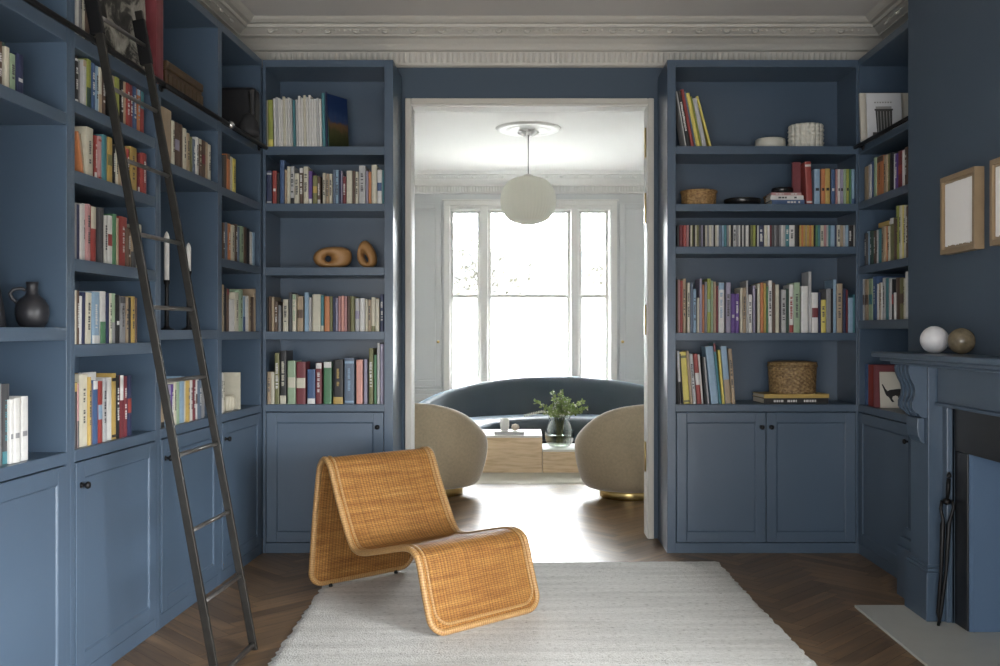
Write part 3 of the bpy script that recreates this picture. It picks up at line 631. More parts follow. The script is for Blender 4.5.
row(LF, lx, '75.2 77.4 .245 black/mustard:t;77.6 79.4 .24 pink/dark grey:Q;79.6 89 .272 cream;89.2 91.6 .26 mustard;91.8 93.4 .235 brown;93.6 98.4 .245 blue/white:t;98.6 103 .24 red/light blue:m;103.2 107.4 .25 pale grey;107.6 112 .25 white;112.2 116.6 .265 mustard/black:b;116.8 120 .255 black;120.4 124 .255 maroon/white:T;124.2 127.6 .25 maroon;127.8 132 .25 navy/red:m',
    .886, 'along lowest shelf '+BL, 'books on the lowest shelf behind the ladder', 1, ins=.02, dep=(.17,.22))
CB = 'of the candle bookcase'
row(LF, lx, '161.5 172 .245 tan;172.8 175 .205 cream;175.2 180 .21 brown/lavender:m;180.2 183 .21 brown;183.4 187 .20 cream;187.2 190.2 .185 tan;190.4 192.8 .18 olive;193 196 .175 slate blue;196.2 199 .19 white;199.2 202 .19 brown/cream:t;202.2 206 .19 brown/maroon:m;206.2 208.2 .19 tan;208.4 211.2 .185 cream',
    2.088, 'along top book shelf '+CB, 'books on the top shelf of the candle bookcase', 1, ins=.02)
row(LF, lx, '161.4 165 .16 tan/black:q;165.4 168.2 .17 light blue;168.4 171.2 .19 lavender;171.4 174 .19 purple;174.2 177 .20 cream;177.2 180 .21 pale green;180.4 184.6 .22 light blue;184.8 188 .205 cream;188.2 190.2 .20 mustard;190.4 193.4 .20 white;193.6 196 .20 maroon;196.2 199 .20 white/brown:m;199.2 202 .19 slate blue;202.2 205 .17 grey',
    .886, 'along lowest shelf '+CB, 'books on the lowest shelf of the candle bookcase', 1, ins=.02)
CO = 'of the corner bookcase'
row(LF, lx, '223 224.8 .18 dark grey;225 227.2 .185 brown;227.4 230.4 .195 orange/brown:t;230.6 233 .195 cream;233.2 236.2 .19 yellow', 2.080, 'on upper book shelf '+CO, 'books on the upper shelf of the corner bookcase', 1, ins=.02)
row(LF, lx, '223 225.2 .195 brown;225.4 228 .20 slate blue;228.2 231 .20 orange;231.3 235 .20 cream;235.2 238 .21 brown;238.2 240 .20 slate blue;240.2 244 .21 pale green;244.2 247 .21 brown;247.2 250 .205 black;250.2 253 .195 white;253.2 255.2 .195 light blue',
    1.704, 'on second book shelf '+CO, 'books on the second shelf of the corner bookcase', 1, ins=.02)
row(LF, lx, '222.6 224.4 .25 tan;224.6 227.4 .235 black;227.6 229.4 .23 brown/maroon:t;229.6 235 .175 white;235.2 239 .215 cream;239.2 243.2 .235 pale green;243.4 245.6 .20 light blue/blue:Q;245.8 249 .205 white;249.2 251 .205 tan;251.2 254 .20 brown;254.2 256 .25 tan',
    1.320, 'on third book shelf '+CO, 'books on the third shelf of the corner bookcase', 1, ins=.02)

# flat-lying and face-out books
def flat_book(fr, x0, x1, y0, y1, z0, z1, col, lab, group=None, rot=0, spine='front', acc='white', marks=True):
    m = MB(); w = x1-x0; d = y1-y0; h = z1-z0; t = min(.003, h*.2)
    m.box(-w/2, w/2, 0, d, 0, t); m.box(-w/2, w/2, 0, d, h-t, h); m.box(-w/2, w/2, 0, .003, t, h-t)
    if marks:
        rnd = random.Random(len(lab)); x = -w*.35
        while x < w*.35:
            l = rnd.uniform(.006, .02)
            if rnd.random() > .35: m.add([(x,-.0006,h*.3), (x+l,-.0006,h*.3), (x+l,-.0006,h*.7), (x,-.0006,h*.7)], [(0,1,2,3)], 1)
            x += l+.004
    o = m.build('book', [bookmat(col), bookmat(acc)])
    o.location = fr.w((x0+x1)/2, y0, z0); o.rotation_euler = (0, 0, fr.a+rot)
    MB().box(-w/2+.003, w/2-.003, .0035, d-.003, t+.0002, h-t-.0002).build('pages', PAGES, o)
    return tag(o, lab, 'book', group)
k2 = .005955
g2 = 'books lying flat on the second shelf right of the opening'
flat_book(BF, bx_(773), bx_(806), .03, .17, 2.0805, 2.108, 'blue', 'blue book lying at the bottom of the small stack, '+RB, g2)
flat_book(BF, bx_(772), bx_(805), .032, .16, 2.1085, 2.135, 'white', 'white book lying between blue and pink ones, '+RB, g2, acc='dark grey')
flat_book(BF, bx_(772.5), bx_(803), .034, .15, 2.1355, 2.152, 'pink', 'pink-red book lying under the small black bowl, '+RB, g2)
MZ = .8865
flat_book(BF, bx_(765), bx_(831), .04, .27, MZ, MZ+.034, 'black', 'black-edged large book with white lettering under the yellow one', 'large books under the tall basket', rot=.06, acc='white')
flat_book(BF, bx_(765), bx_(831.5), .035, .27, MZ+.0345, MZ+.058, 'mustard', 'large yellow-spined book lying under the tall wicker basket', 'large books under the tall basket', rot=.06, marks=False)
flat_book(RF, rx_(873), rx_(883), .03, .16, 1.705+.205, 1.705+.23, 'mustard', 'small mustard book lying on top of the upright ones in the alcove', None, marks=False)

def face_material(name, stops, sc=3.0, vert=True):
    mt, nt, b = newmat(name); tc = N(nt, 'ShaderNodeTexCoord'); sx = N(nt, 'ShaderNodeSeparateXYZ'); nz = N(nt, 'ShaderNodeTexNoise', Scale=sc, Detail=4.0)
    nt.links.new(tc.outputs['Generated'], sx.inputs[0]); nt.links.new(tc.outputs['Generated'], nz.inputs['Vector'])
    a = N(nt, 'ShaderNodeMath', operation='MULTIPLY_ADD'); a.inputs[1].default_value = .5; nt.links.new(nz.outputs['Fac'], a.inputs[0]); nt.links.new(sx.outputs['Z'], a.inputs[2])
    nt.links.new(ramp(nt, a.outputs[0], stops), b.inputs['Base Color']); b.inputs['Roughness'].default_value = .35; return mt
LANDS = face_material('landscape_cover', [(.2, (.02,.03,.012)), (.55, (.05,.05,.02)), (.68, (.12,.07,.035)), (.75, (.10,.06,.04)), (.82, (.03,.055,.13)), (1.0, (.012,.028,.09))], 5)
# picture book turned to show its cover
def cover_book(fr, x, y, z, w, h, th, rot, lean, cm, cc, lab, group=None):
    m = MB(); m.box(0, w, 0, .003, 0, h, 1); m.box(0, w, th-.003, th, 0, h, 0); m.box(0, .003, .003, th-.003, 0, h, 0)
    o = m.build('book', [cc, cm]); o.location = fr.w(x, y, z+.001)
    o.rotation_euler = (Matrix.Rotation(fr.a+rot, 3, 'Z') @ Matrix.Rotation(lean, 3, 'X')).to_euler()
    MB().box(.004, w-.003, .0035, th-.0035, .003, h-.003).build('pages', PAGES, o)
    return tag(o, lab, 'book', group)
cover_book(BF, bx_(328), .035, 2.422, .168, .325, .012, math.radians(57), math.radians(-3), LANDS, bookmat('teal'), 'picture book with a blue sky and mountain cover turned outwards')
DKRED = cover_book(BF, bx_(797), .10, 2.080, .05, .265, .02, math.radians(0), 0, bookmat('maroon'), bookmat('maroon'), 'dark red book set back behind the bright red spine')
cover_book(LF, lx(93.7), .045, .886, .11, .275, .015, 0, 0, bookmat('white'), bookmat('white'), 'tall white book standing behind the blue and red ones')
cover_book(BF, bx_(265.5)-.0, .31, 1.320, .001+.05, .01, .01, 0, 0, bookmat('grey'), bookmat('grey'), 'x') if False else None
# cream books by the ribbed shell pot (corner bookcase)
row(LF, lx, '221.8 223 .215 white;223.2 224.6 .21 cream', .886, 'on lowest shelf '+CO, 'books on the lowest shelf of the corner bookcase', 1, ins=.02)
o = cover_book(Frame((0,0,0), 0), -1.768, 5.29, .8865, .20, .205, .012, math.radians(-4), 0, bookmat('cream'), bookmat('cream'), 'cream book turned face out behind the ribbed shell pot')

# cat picture and the prints in the alcove
cm_ = mat('card_cream', (.60, .57, .49), .7)
def card(name, lab, cat, fr_w, w, h, th, rz, lean, m_, label_extra=None):
    t = thing(name, lab, cat, fr_w, rz)
    R = Matrix.Rotation(lean, 4, 'X')
    MB().box(-w/2, w/2, 0, th, 0, h).xf(R).build('board', m_, t, bevel=.001)
    return t, R
t, R = card('cat_picture', 'cream board with a black cat silhouette leaning in the alcove', 'picture', (2.112, 5.36, .887), .175, .205, .006, -.12, -.10, cm_)
cat = [(.075,.02), (.088,.02), (.083,.035), (.076,.05), (.082,.07), (.092,.085), (.096,.10), (.088,.118), (.078,.122), (.070,.115), (.055,.115), (.03,.112), (.0,.108), (-.015,.10), (-.028,.115), (-.045,.145), (-.052,.143), (-.038,.108), (-.030,.085), (-.022,.07), (-.008,.062), (.002,.045), (.012,.030), (.028,.030), (.022,.040), (.014,.052), (.018,.066), (.038,.072), (.052,.066), (.056,.045), (.062,.03)]
cat = [(x*.84-.034, z*.88+.008) for x, z in cat]
m = MB(); m.prism(cat, -.0012, -.0004, 'y'); m.xf(R); m.build('cat_silhouette', mat('ink_black', (.01,.01,.01), .6), t, label='black cat silhouette')
m = MB().box(-.095, .095, 0, .02, 0, .24); o = m.build('book', bookmat('maroon')); o.location = (2.10, 5.40, .887); o.rotation_euler = (0,0,-.12); tag(o, 'dark red book standing directly behind the cat picture', 'book')
t, R = card('canvas_board', 'blank cream canvas board leaning behind the vase print', 'board', (2.145, 5.585, 2.414), .30, .318, .018, 0, -.10, cm_)
t, R = card('vase_print', 'white print of a dark lidded urn on top of the alcove bookcase', 'picture', (2.10, 5.49, 2.414), .20, .295, .004, -.05, -.13, mat('print_paper', (.60,.61,.62), .7))
dk = mat('print_ink', (.05,.05,.048), .7); mdk = mat('print_grey', (.28,.28,.27), .7)
m = MB()
m.prism([(-.045,.04), (.04,.04), (.045,.19), (-.05,.19)], -.0012, -.0003, 'y', 0)
m.prism([(-.055,.19), (.05,.19), (.05,.20), (-.055,.20)], -.0014, -.0004, 'y', 0)
m.prism([(-.048,.20), (.042,.20), (.042,.215), (-.048,.215)], -.0012, -.0003, 'y', 1)
for k in range(5): m.prism([(-.04+k*.017,.045), (-.036+k*.017,.045), (-.036+k*.017,.185), (-.04+k*.017,.185)], -.0016, -.0006, 'y', 1)
m.prism([(-.07,.02), (-.03,.02), (-.03,.06), (-.07,.06)], -.0012, -.0003, 'y', 0)
for k in range(7): m.prism([(-.055+k*.015,.235), (-.046+k*.015,.235), (-.046+k*.015,.243), (-.055+k*.015,.243)], -.0012, -.0003, 'y', 1)
m.xf(R); m.build('printed_image', [dk, mdk], t)

# ================================================================ ORNAMENTS
def lathe_thing(name, lab, cat, loc, prof, m_, n=40, rf=None, capt=True):
    o = MB().lathe(prof, n, rf=rf, capt=capt).build(name, m_); o.location = loc; return tag(o, lab, cat)
CER = mat('white_ceramic', (.58, .57, .50), .45)
DKC = mat('dark_stoneware', (.020, .020, .024), .42, noise=.3, nscale=30)
# dark jug
t = thing('stoneware_jug', 'dark round-bellied stoneware jug with a small handle', 'jug', (-1.728, 3.35, 1.3345))
MB().lathe([(.034,0), (.040,.003), (.050,.022), (.0555,.050), (.052,.078), (.038,.100), (.024,.112), (.019,.122), (.019,.145), (.021,.160), (.0185,.160), (.015,.15), (.015,.11), (.001,.1)], 40, capt=False).build('body', DKC, t)
MB().tube([(-.040,-.02,.085), (-.056,-.027,.100), (-.063,-.030,.118), (-.052,-.025,.133), (-.030,-.014,.137), (-.018,-.008,.130)], .0065, 10).build('handle', DKC, t)
lathe_thing('tall_vase', 'dark tapering vase at the very edge of the jug shelf', 'vase', (-1.80, 3.24, 1.3345), [(.034,0), (.036,.004), (.030,.06), (.020,.12), (.014,.17), (.016,.19)], DKC)
# candlesticks
for (px, d, zb, zt, lab) in ((166.5, 4.42, 1.555, 1.785, 'taller white candle in a black stick, nearer the ladder'), (188.3, 4.66, 1.612, 1.755, 'shorter white candle in a black stick, behind the ladder')):
    X = (px-VX)*d/F; t = thing('candlestick', lab, 'candlestick', (X, d, 1.3275), 0, 'candlesticks on the tall shelf')
    h = zb-1.3275
    MB().lathe([(.036,0), (.036,.004), (.016,.010), (.010,.02), (.009,h-.02), (.013,h-.012), (.016,h+.004), (.010,h+.004)], 20).build('holder', BLACKM, t)
    H = zt-1.3275; MB().lathe([(.0115,h+.0045), (.0120,H-.025), (.008,H-.010), (.002,H)], 16).build('candle', WAX, t, label='white tapered candle')
    MB().tube([(0,0,H-.001), (.001,0,H+.008)], .0010, 5).build('wick', BLACKM, t)
# wooden box on the high shelf
wb = mat('carved_wood', (.065, .032, .014), .5, noise=.6, nscale=28, bump=.5, bscale=30); wbd = mat('dark_brass_edge', (.075, .045, .02), .5, noise=.5, nscale=40)
t = thing('wooden_box', 'long carved brown wooden box on the high left shelf', 'box', LF.w(lx(185, .05), .10, 2.4125), LA)
L_ = (lx(203, .05)-lx(167.5, .05))/2
MB().box(-L_, L_, -.05, .09, .0, .125).build('body', wb, t, bevel=.006)
MB().box(-L_-.006, L_+.006, -.056, .096, .126, .165).build('lid', wbd, t, bevel=.006)
m = MB()
for k in range(9): m.box(-L_+.02+k*L_*.22, -L_+.03+k*L_*.22+.03, -.0535, -.0503, .02, .105)
m.build('carved_panel', wbd, t, bevel=.001)
# black and white picture, red book, pale magazines on the high shelf
mt, nt, b = newmat('monochrome_rocks'); tc = N(nt, 'ShaderNodeTexCoord')
mp = N(nt, 'ShaderNodeMapping'); mp.inputs['Scale'].default_value = (4.5, 1, 7); mp.inputs['Rotation'].default_value = (0, .5, 0); nt.links.new(tc.outputs['Object'], mp.inputs[0])
nz = N(nt, 'ShaderNodeTexNoise', Scale=1.5, Detail=6.0, Roughness=.65, Distortion=1.2); nt.links.new(mp.outputs[0], nz.inputs['Vector'])
nt.links.new(ramp(nt, nz.outputs['Fac'], [(.38, (.004,.004,.004)), (.47, (.03,.03,.025)), (.53, (.22,.21,.18)), (.75, (.42,.40,.35))]), b.inputs['Base Color']); b.inputs['Roughness'].default_value = .6
t = thing('rock_photograph', 'large black and white photograph of rocks on the high shelf', 'picture', LF.w(lx(95, .03), .03, 2.4135), LA)
Lp = lx(149, .03)-lx(95, .03)
MB().box(0, Lp, 0, .012, 0, .44).xf(Matrix.Rotation(-.05, 4, 'X')).build('board', [mt], t)
o, pg = make_book(.075, .42, .26, 'red', 'cream', '', random.Random(2)); b_ = o.build('book', [bookmat('maroon'), bookmat('mustard')]); b_.location = LF.w(lx(158.5, .02), .012, 2.413); b_.rotation_euler = (0,0,LA)
pg.build('pages', PAGES, b_); tag(b_, 'tall thick red book standing beside the rock photograph', 'book')
row(LF, lx, '77.5 79.5 .40 white;80 82.5 .39 grey;82.8 85.4 .40 cream;85.8 90 .38 brown', 2.412, 'on the high shelf behind the ladder top', 'large books on the high shelf behind the ladder top', 1, ins=.03, dep=(.22,.26))
# black case in the corner
t = thing('black_case', 'black boxy carrying case on the high corner shelf', 'case', (-1.625, 5.46, 2.4125), 0)
BK = mat('black_leather', (.010,.010,.012), .45, bump=.3)
MB().box(-.12, .105, -.06, .06, 0, .30).build('body', BK, t, bevel=.02)
MB().tube([(.07,-.062,.27), (.09,-.085,.16), (.075,-.062,.04)], .005, 8).build('strap', STEEL, t)
m = MB(); m.lathe([(.02,0), (.055,.004), (.062,.03), (.052,.08), (.03,.12), (.002,.135)], 24, c=(.09,-.13,0)); m.build('folded_flap', mat('charcoal_cloth', (.02,.02,.022), .8), t)  # dark folded flap in front of the case
# wooden sculptures with holes
SW = mat('turned_wood', (.36, .19, .07), .5, noise=.25, nscale=14)
def holed(name, lab, loc, outer, inner, th, rz=0):
    m = MB(); n = len(outer); k = 12; vs = []; fs = []
    for i in range(n):
        o_ = Vector(outer[i]); q = Vector(inner[i]); c = (o_+q)/2; hd = (o_-q)/2
        for j in range(k):
            a = 2*PI*j/k; s_ = math.sin(a)*th*(.55+.45*min(1, hd.length/.03)); p = c+hd*math.cos(a)
            vs.append((p.x, s_, p.y))
    for i in range(n):
        for j in range(k): fs.append((i*k+j, ((i+1) % n)*k+j, ((i+1) % n)*k+(j+1) % k, i*k+(j+1) % k))
    m.add(vs, fs, 0, True); o = m.build(name, SW); o.location = loc; o.rotation_euler = (0,0,rz); return tag(o, lab, 'sculpture', 'wooden sculptures')
zt_ = 1.7035
out = []; inn = []
for i in range(28):
    a = 2*PI*i/28; c, s_ = math.cos(a), math.sin(a)
    cc_ = math.copysign(abs(c)**.8, c); ss_ = math.copysign(abs(s_)**.85, s_); out.append((.116*cc_, .066+.0655*ss_+.010*c*(1 if s_ > 0 else 0))); inn.append((-.026+.017*c, .058+.019*s_))
holed('wooden_sculpture', 'long low wooden sculpture with a round hole', (bx_(332.5, .14), 5.79, zt_+.001), out, inn, .052, .15)
out = []; inn = []
for i in range(28):
    a = 2*PI*i/28; c, s_ = math.cos(a), math.sin(a)
    out.append((.057*c*(1-.28*s_)-.010*s_, .086+.085*s_)); inn.append((-.004+.013*c-.015*s_, .064+.026*s_))
holed('wooden_sculpture', 'upright wooden sculpture with a slanting oval hole', (bx_(366.5, .14), 5.80, zt_+.001), out, inn, .05, -.2)
# shell pot
lathe_thing('shell_pot', 'small cream ribbed pot shaped like a shell', 'pot', LF.w(lx(233.5, -.0), .045, .8865), [(.03,0), (.048,.012), (.055,.045), (.054,.07), (.046,.088), (.040,.088), (.046,.06), (.02,.02)], mat('cream_ribbed_ceramic', (.50,.46,.36), .5), 112, lambda a, z: 1.03-.12*abs(math.cos(a*7))**6)
# white bowl and ribbed pot
def tpx(px, d, z=0): return ((px-VX)*d/F, d, z)
lathe_thing('white_bowl', 'low plain white bowl on top shelf right of the opening', 'bowl', tpx(770, 5.80, 2.4245), [(.072,0), (.088,.008), (.0915,.030), (.089,.064), (.084,.067), (.082,.06), (.08,.02), (.03,.012)], CER)
lathe_thing('knobbly_pot', 'white pot covered in rows of round knobs', 'pot', tpx(805.5, 5.80, 2.4245), [(.092,0)]+[(.100+.004*(i % 2), i*.0078) for i in range(1, 19)]+[(.10,.150), (.088,.150), (.085,.10), (.03,.02)], CER, 252, lambda a, z: 1+.10*abs(math.cos(a*9))*abs(math.sin(z*PI/.026))-.045)
# woven baskets
def weave_mat(name, c1, c2):
    mt, nt, b = newmat(name); tc = N(nt, 'ShaderNodeTexCoord'); nz = N(nt, 'ShaderNodeTexNoise', Scale=60.0, Detail=3.0)
    nt.links.new(tc.outputs['Object'], nz.inputs['Vector']); nt.links.new(ramp(nt, nz.outputs['Fac'], [(.35, c1), (.65, c2)]), b.inputs['Base Color']); b.inputs['Roughness'].default_value = .6; return mt
WV = weave_mat('wicker', (.13,.075,.03), (.33,.22,.10)); WV2 = weave_mat('rattan_brown', (.20,.11,.04), (.42,.26,.11))
def basket(lab, loc, r0, r1, h, mt, lidded=False, nn=36, rows=10, name='wicker_basket'):
    t = thing(name, lab, 'basket', loc); pr = []; R_ = rows*4
    for i in range(R_+1):
        z = h*i/R_; pr.append((r0+(r1-r0)*i/R_, z))
    def rf(a, z):
        row_ = int(z/h*rows*.9999); return 1+.022*math.sin(a*nn/2+(PI if row_ % 2 else 0))+.012*abs(math.sin(z/h*rows*PI))
    m = MB(); m.lathe(pr+[(r1*.93, h), (r1*.9, h-.02), (r0*.85, .015)], nn*4, rf=rf); m.build('woven_side', mt, t)
    m = MB(); k = 40; m.tube([(r1*1.02*math.cos(2*PI*i/k), r1*1.02*math.sin(2*PI*i/k), h) for i in range(k)], .007, 6, closed=True); m.build('rim', mt, t)
    if lidded:
        m = MB(); m.lathe([(r1*1.03, h+.006), (r1*1.04, h+.022), (r1*.6, h+.030), (.001, h+.032)], 60, rf=lambda a, z: 1+.01*math.sin(a*30), capb=True, capt=False); m.build('lid', mt, t)
    return t
basket('low tan woven basket on second shelf right of the opening', tpx(698.5, 5.82, 2.0805), .100, .105, .092, WV2)
basket('tall brown wicker basket standing on two large flat books', tpx(792, 5.83, MZ+.0585), .134, .142, .165, WV, lidded=True, nn=44, rows=14)
basket('tiny round woven basket behind the stacked books', tpx(770.5, 5.93, 2.0805), .035, .040, .075, WV, nn=20, rows=7)
lathe_thing('black_dish', 'wide shallow black dish on second shelf right of the opening', 'dish', tpx(742, 5.81, 2.0805), [(.085,0), (.108,.010), (.112,.040), (.110,.047), (.104,.047), (.10,.02), (.03,.012)], mat('black_lacquer', (.012,.012,.013), .25))
lathe_thing('black_bowl', 'small black bowl sitting on top of the stacked books', 'bowl', tpx(782, 5.74, 2.1525), [(.05,0), (.062,.006), (.066,.022), (.062,.032), (.056,.032), (.05,.012), (.02,.008)], bpy.data.materials['black_lacquer'])

# ================================================================ FIREPLACE
t = thing('fireplace_surround', 'blue painted mantelpiece with scrolled corbels', 'mantelpiece', (XB, 3.52, 0))
def W(x, y): return x-XB, y-3.52
def wbox(m, x0, x1, y0, y1, z0, z1, mi=0): m.box(x0-XB, x1-XB, y0-3.52, y1-3.52, z0, z1, mi)
m = MB(); wbox(m, 1.695, XB, 2.42, 4.62, 1.198, 1.222); wbox(m, 1.725, XB, 2.45, 4.59, 1.180, 1.198); wbox(m, 1.76, XB, 2.49, 4.55, 1.166, 1.180); m.build('mantel_shelf', BLUE, t, bevel=.005)
m = MB(); wbox(m, 1.88, XB, 2.75, 4.30, .99, 1.166); wbox(m, 1.868, XB, 2.75, 4.30, .985, 1.0); m.build('frieze', BLUE, t, bevel=.003)
for s in (0, 1):
    def Y(y): return y if s == 0 else 7.04-y
    def yb(m, x0, x1, a, b, z0, z1): wbox(m, x0, x1, min(Y(a), Y(b)), max(Y(a), Y(b)), z0, z1)
    m = MB(); yb(m, 1.822, XB, 4.28, 4.53, .0125, .235); yb(m, 1.830, XB, 4.288, 4.522, .235, .25); m.build('plinth', BLUE, t, bevel=.003)
    m = MB(); yb(m, 1.842, XB, 4.308, 4.505, .25, 1.166); yb(m, 1.835, XB, 4.302, 4.511, .25, .262); m.build('pilaster', BLUE, t, bevel=.002)
    m = MB(); yb(m, 1.905, XB+.012, 4.262, 4.31, .0125, .99); m.build('inner_moulding', BLUE, t, bevel=.004)
    # scrolled corbel: side outline (x, z) extruded across
    ol = [(1.842,1.165), (1.762,1.165), (1.758,1.150), (1.762,1.125), (1.772,1.10), (1.785,1.075), (1.790,1.050), (1.786,1.02), (1.775,.995), (1.775,.970), (1.788,.952), (1.805,.945), (1.815,.93), (1.842,.925)]
    for i, (a, b, grow) in enumerate(((4.325, 4.350, .0), (4.350, 4.372, .008), (4.372, 4.395, .0), (4.395, 4.418, .008), (4.418, 4.440, .0), (4.440, 4.465, .008), (4.465, 4.49, .0))):
        if i == 0: m = MB()
        pts = [((x+grow*(0 if x > 1.84 else 1))-XB, z) for x, z in ol]
        y0, y1 = sorted((Y(a)-3.52, Y(b)-3.52)); m.prism(pts, y0, y1, 'y')
    m.build('corbel', BLUE, t)
    m = MB(); pts = [(1.842-XB,.925), (1.808-XB,.925), (1.806-XB,.88), (1.812-XB,.84), (1.825-XB,.815), (1.842-XB,.805)]
    y0, y1 = sorted((Y(4.345)-3.52, Y(4.47)-3.52)); m.prism(pts, y0, y1, 'y'); m.build('corbel_drop', BLUE, t, bevel=.004)
t = thing('fireplace_slips', 'black slate slips framing the fireplace opening', 'fireplace slips', (XB, 3.52, 0))
m = MB(); wbox(m, 1.940, 1.970, 4.139, 4.262, .0125, .785); m.build('slip', SLATE, t, bevel=.002)
m = MB(); wbox(m, 1.940, 1.970, 2.778, 2.90, .0125, .785); m.build('slip', SLATE, t, bevel=.002)
m = MB(); wbox(m, 1.938, 1.970, 2.780, 4.260, .787, .985); m.build('lintel_slip', SLATE, t, bevel=.002)
for o in (t,): pass
m = MB(); m.box(1.945, XR-.035, FY1-.006, FY1+.0, .0, .783); m.box(1.96, 1.968, FY1-.009, FY1-.006, .0, .783)
o = m.build('fireplace_lining', mat('blue_lining', (.085,.14,.225), .5)); o.location = (0,-.002,.013); tag(o, 'blue painted lining panel inside the fireplace opening', 'panel')
o = MB().box(1.59, XR-.031, 2.45, 4.545, 0, .012).build('hearth_slab', HEARTH, bevel=.002); tag(o, 'pale grey stone hearth slab in front of the fireplace', 'hearth')
# the slate and wall would clash at the recess: carve done by geometry above

# fire tongs
t = thing('fire_tongs', 'black iron fire tongs leaning against the mantelpiece', 'fire tongs', (1.855, 4.222, .0125))
def tp(px, py, d): return Vector(((px-VX)*d/F-1.855, d-4.222, EYE-(py-VY)*d/F-.0125))
dd = 4.225
m = MB(); m.tube([tp(948.5, 478, dd), tp(948, 486, dd), tp(947, 500, dd)], [.009,.011,.008], 8); m.lathe([(.001,-.013), (.010,-.007), (.011,.002), (.005,.013), (.001,.016)], 12, c=tuple(tp(949, 475, dd))); m.build('handle', BLACKM, t)
m = MB(); c = tp(946.5, 501, dd); m.lathe([(.002,-.016), (.016,-.010), (.018,0), (.016,.010), (.002,.016)], 16, c=tuple(c)); m.build('pivot', BLACKM, t)
for s_, pts in ((0, [(942,500), (940.5,508), (943,520), (942.5,524), (941,570), (938,612), (939.5,622)]), (1, [(952,500), (953.5,507), (950,519), (948.5,524), (946,570), (940.5,612), (938,626)])):
    m = MB(); m.tube([tp(a, b, dd) for a, b in pts], [.0075,.0075,.008,.012,.0085,.009,.007], 8); m.build('arm', BLACKM, t)

# framed papers on the chimney breast
def paper_frame(y0, y1, z0, z1, lab):
    t = thing('framed_paper', lab, 'picture', (XB-.001, (y0+y1)/2, z0), 0, 'framed papers on the chimney breast')
    w = (y1-y0)/2; h = z1-z0; d = .042; s = .022
    m = MB(); m.box(-d, 0, -w, -w+s, 0, h); m.box(-d, 0, w-s, w, 0, h); m.box(-d, 0, -w+s, w-s, 0, s); m.box(-d, 0, -w+s, w-s, h-s, h); m.build('frame', OAK, t, bevel=.001)
    MB().box(-.029, -.001, -w+s, w-s, s, h-s).build('backing', mat('frame_backing', (.35,.27,.18), .7) if 'frame_backing' not in bpy.data.materials else bpy.data.materials['frame_backing'], t)
    rnd = random.Random(3); n = 40; pts = []
    a, b, c, e = -w+s+.012, w-s-.010, s+.014, h-s-.012
    for i in range(n): pts.append((a+(b-a)*i/n, c+rnd.uniform(-.004, .004)))
    for i in range(12): pts.append((b+rnd.uniform(-.0008, .0008), c+(e-c)*i/12))
    for i in range(12): pts.append((b-(b-a)*i/12, e+rnd.uniform(-.001, .001)))
    for i in range(12): pts.append((a+rnd.uniform(-.002, .002), e-(e-c)*i/12))
    m = MB(); m.prism(pts, -.033, -.030, 'x'); m.build('paper', PAPER, t, label='deckle-edged white paper sheet')
yA = (XB-.042)*F/(940-VX); yB2 = (XB-.042)*F/(974.5-VX)
paper_frame(yB2, yA, 1.665, 2.01, 'oak-framed sheet of white paper, further from the camera')
yC = (XB-.042)*F/(989.5-VX)
paper_frame(yC-.34, yC, 1.665, 2.01, 'oak-framed sheet of white paper cut by the photo edge')
# spheres on the mantel
def sph(name, lab, px, d, r, m_):
    X = (px-VX)*d/F; m = MB(); m.lathe([(max(.0005, r*math.sin(PI*i/24)), r-r*math.cos(PI*i/24)) for i in range(25)], 40, capb=False, capt=False); o = m.build(name, m_); o.location = (X, d, 1.2225)
    return tag(o, lab, 'ornament', 'spheres on the mantelpiece')
sph('stone_sphere', 'smooth white sphere on the mantelpiece', 934.3, 4.22, .0605, mat('white_stone', (.66,.65,.66), .4))
mt = mat('fossil_stone', (.17,.135,.085), .22, noise=.65, nscale=45)
sph('stone_sphere', 'speckled brown polished stone sphere on the mantelpiece', 961.2, 4.08, .0565, mt)

# ================================================================ RUG
mt, nt, b = newmat('wool_weave'); tc = N(nt, 'ShaderNodeTexCoord')
mp = N(nt, 'ShaderNodeMapping'); mp.inputs['Scale'].default_value = (38, 75, 1); nt.links.new(tc.outputs['Object'], mp.inputs[0])
nz = N(nt, 'ShaderNodeTexNoise', Scale=1.0, Detail=4.0, Roughness=.6); nt.links.new(mp.outputs[0], nz.inputs['Vector'])
mp2 = N(nt, 'ShaderNodeMapping'); mp2.inputs['Scale'].default_value = (1.2, 14, 1); nt.links.new(tc.outputs['Object'], mp2.inputs[0])
nz2 = N(nt, 'ShaderNodeTexNoise', Scale=1.0, Detail=3.0); nt.links.new(mp2.outputs[0], nz2.inputs['Vector'])
vo = N(nt, 'ShaderNodeTexVoronoi', Scale=120.0); nt.links.new(tc.outputs['Object'], vo.inputs['Vector'])
c1 = ramp(nt, nz.outputs['Fac'], [(.28, (.36,.35,.32)), (.41, (.70,.69,.65)), (.62, (.78,.775,.74)), (.8, (.84,.835,.80))])
c2 = ramp(nt, nz2.outputs['Fac'], [(.3, (.80,.80,.79)), (.6, (1,1,1))])
mx = N(nt, 'ShaderNodeMix', data_type='RGBA', blend_type='MULTIPLY'); mx.inputs[0].default_value = 1; nt.links.new(c1, mx.inputs[6]); nt.links.new(c2, mx.inputs[7]); nt.links.new(mx.outputs[2], b.inputs['Base Color'])
b.inputs['Roughness'].default_value = .95; b.inputs['Specular IOR Level'].default_value = .1
ad = N(nt, 'ShaderNodeMath', operation='ADD'); nt.links.new(nz.outputs['Fac'], ad.inputs[0]); nt.links.new(vo.outputs['Distance'], ad.inputs[1])
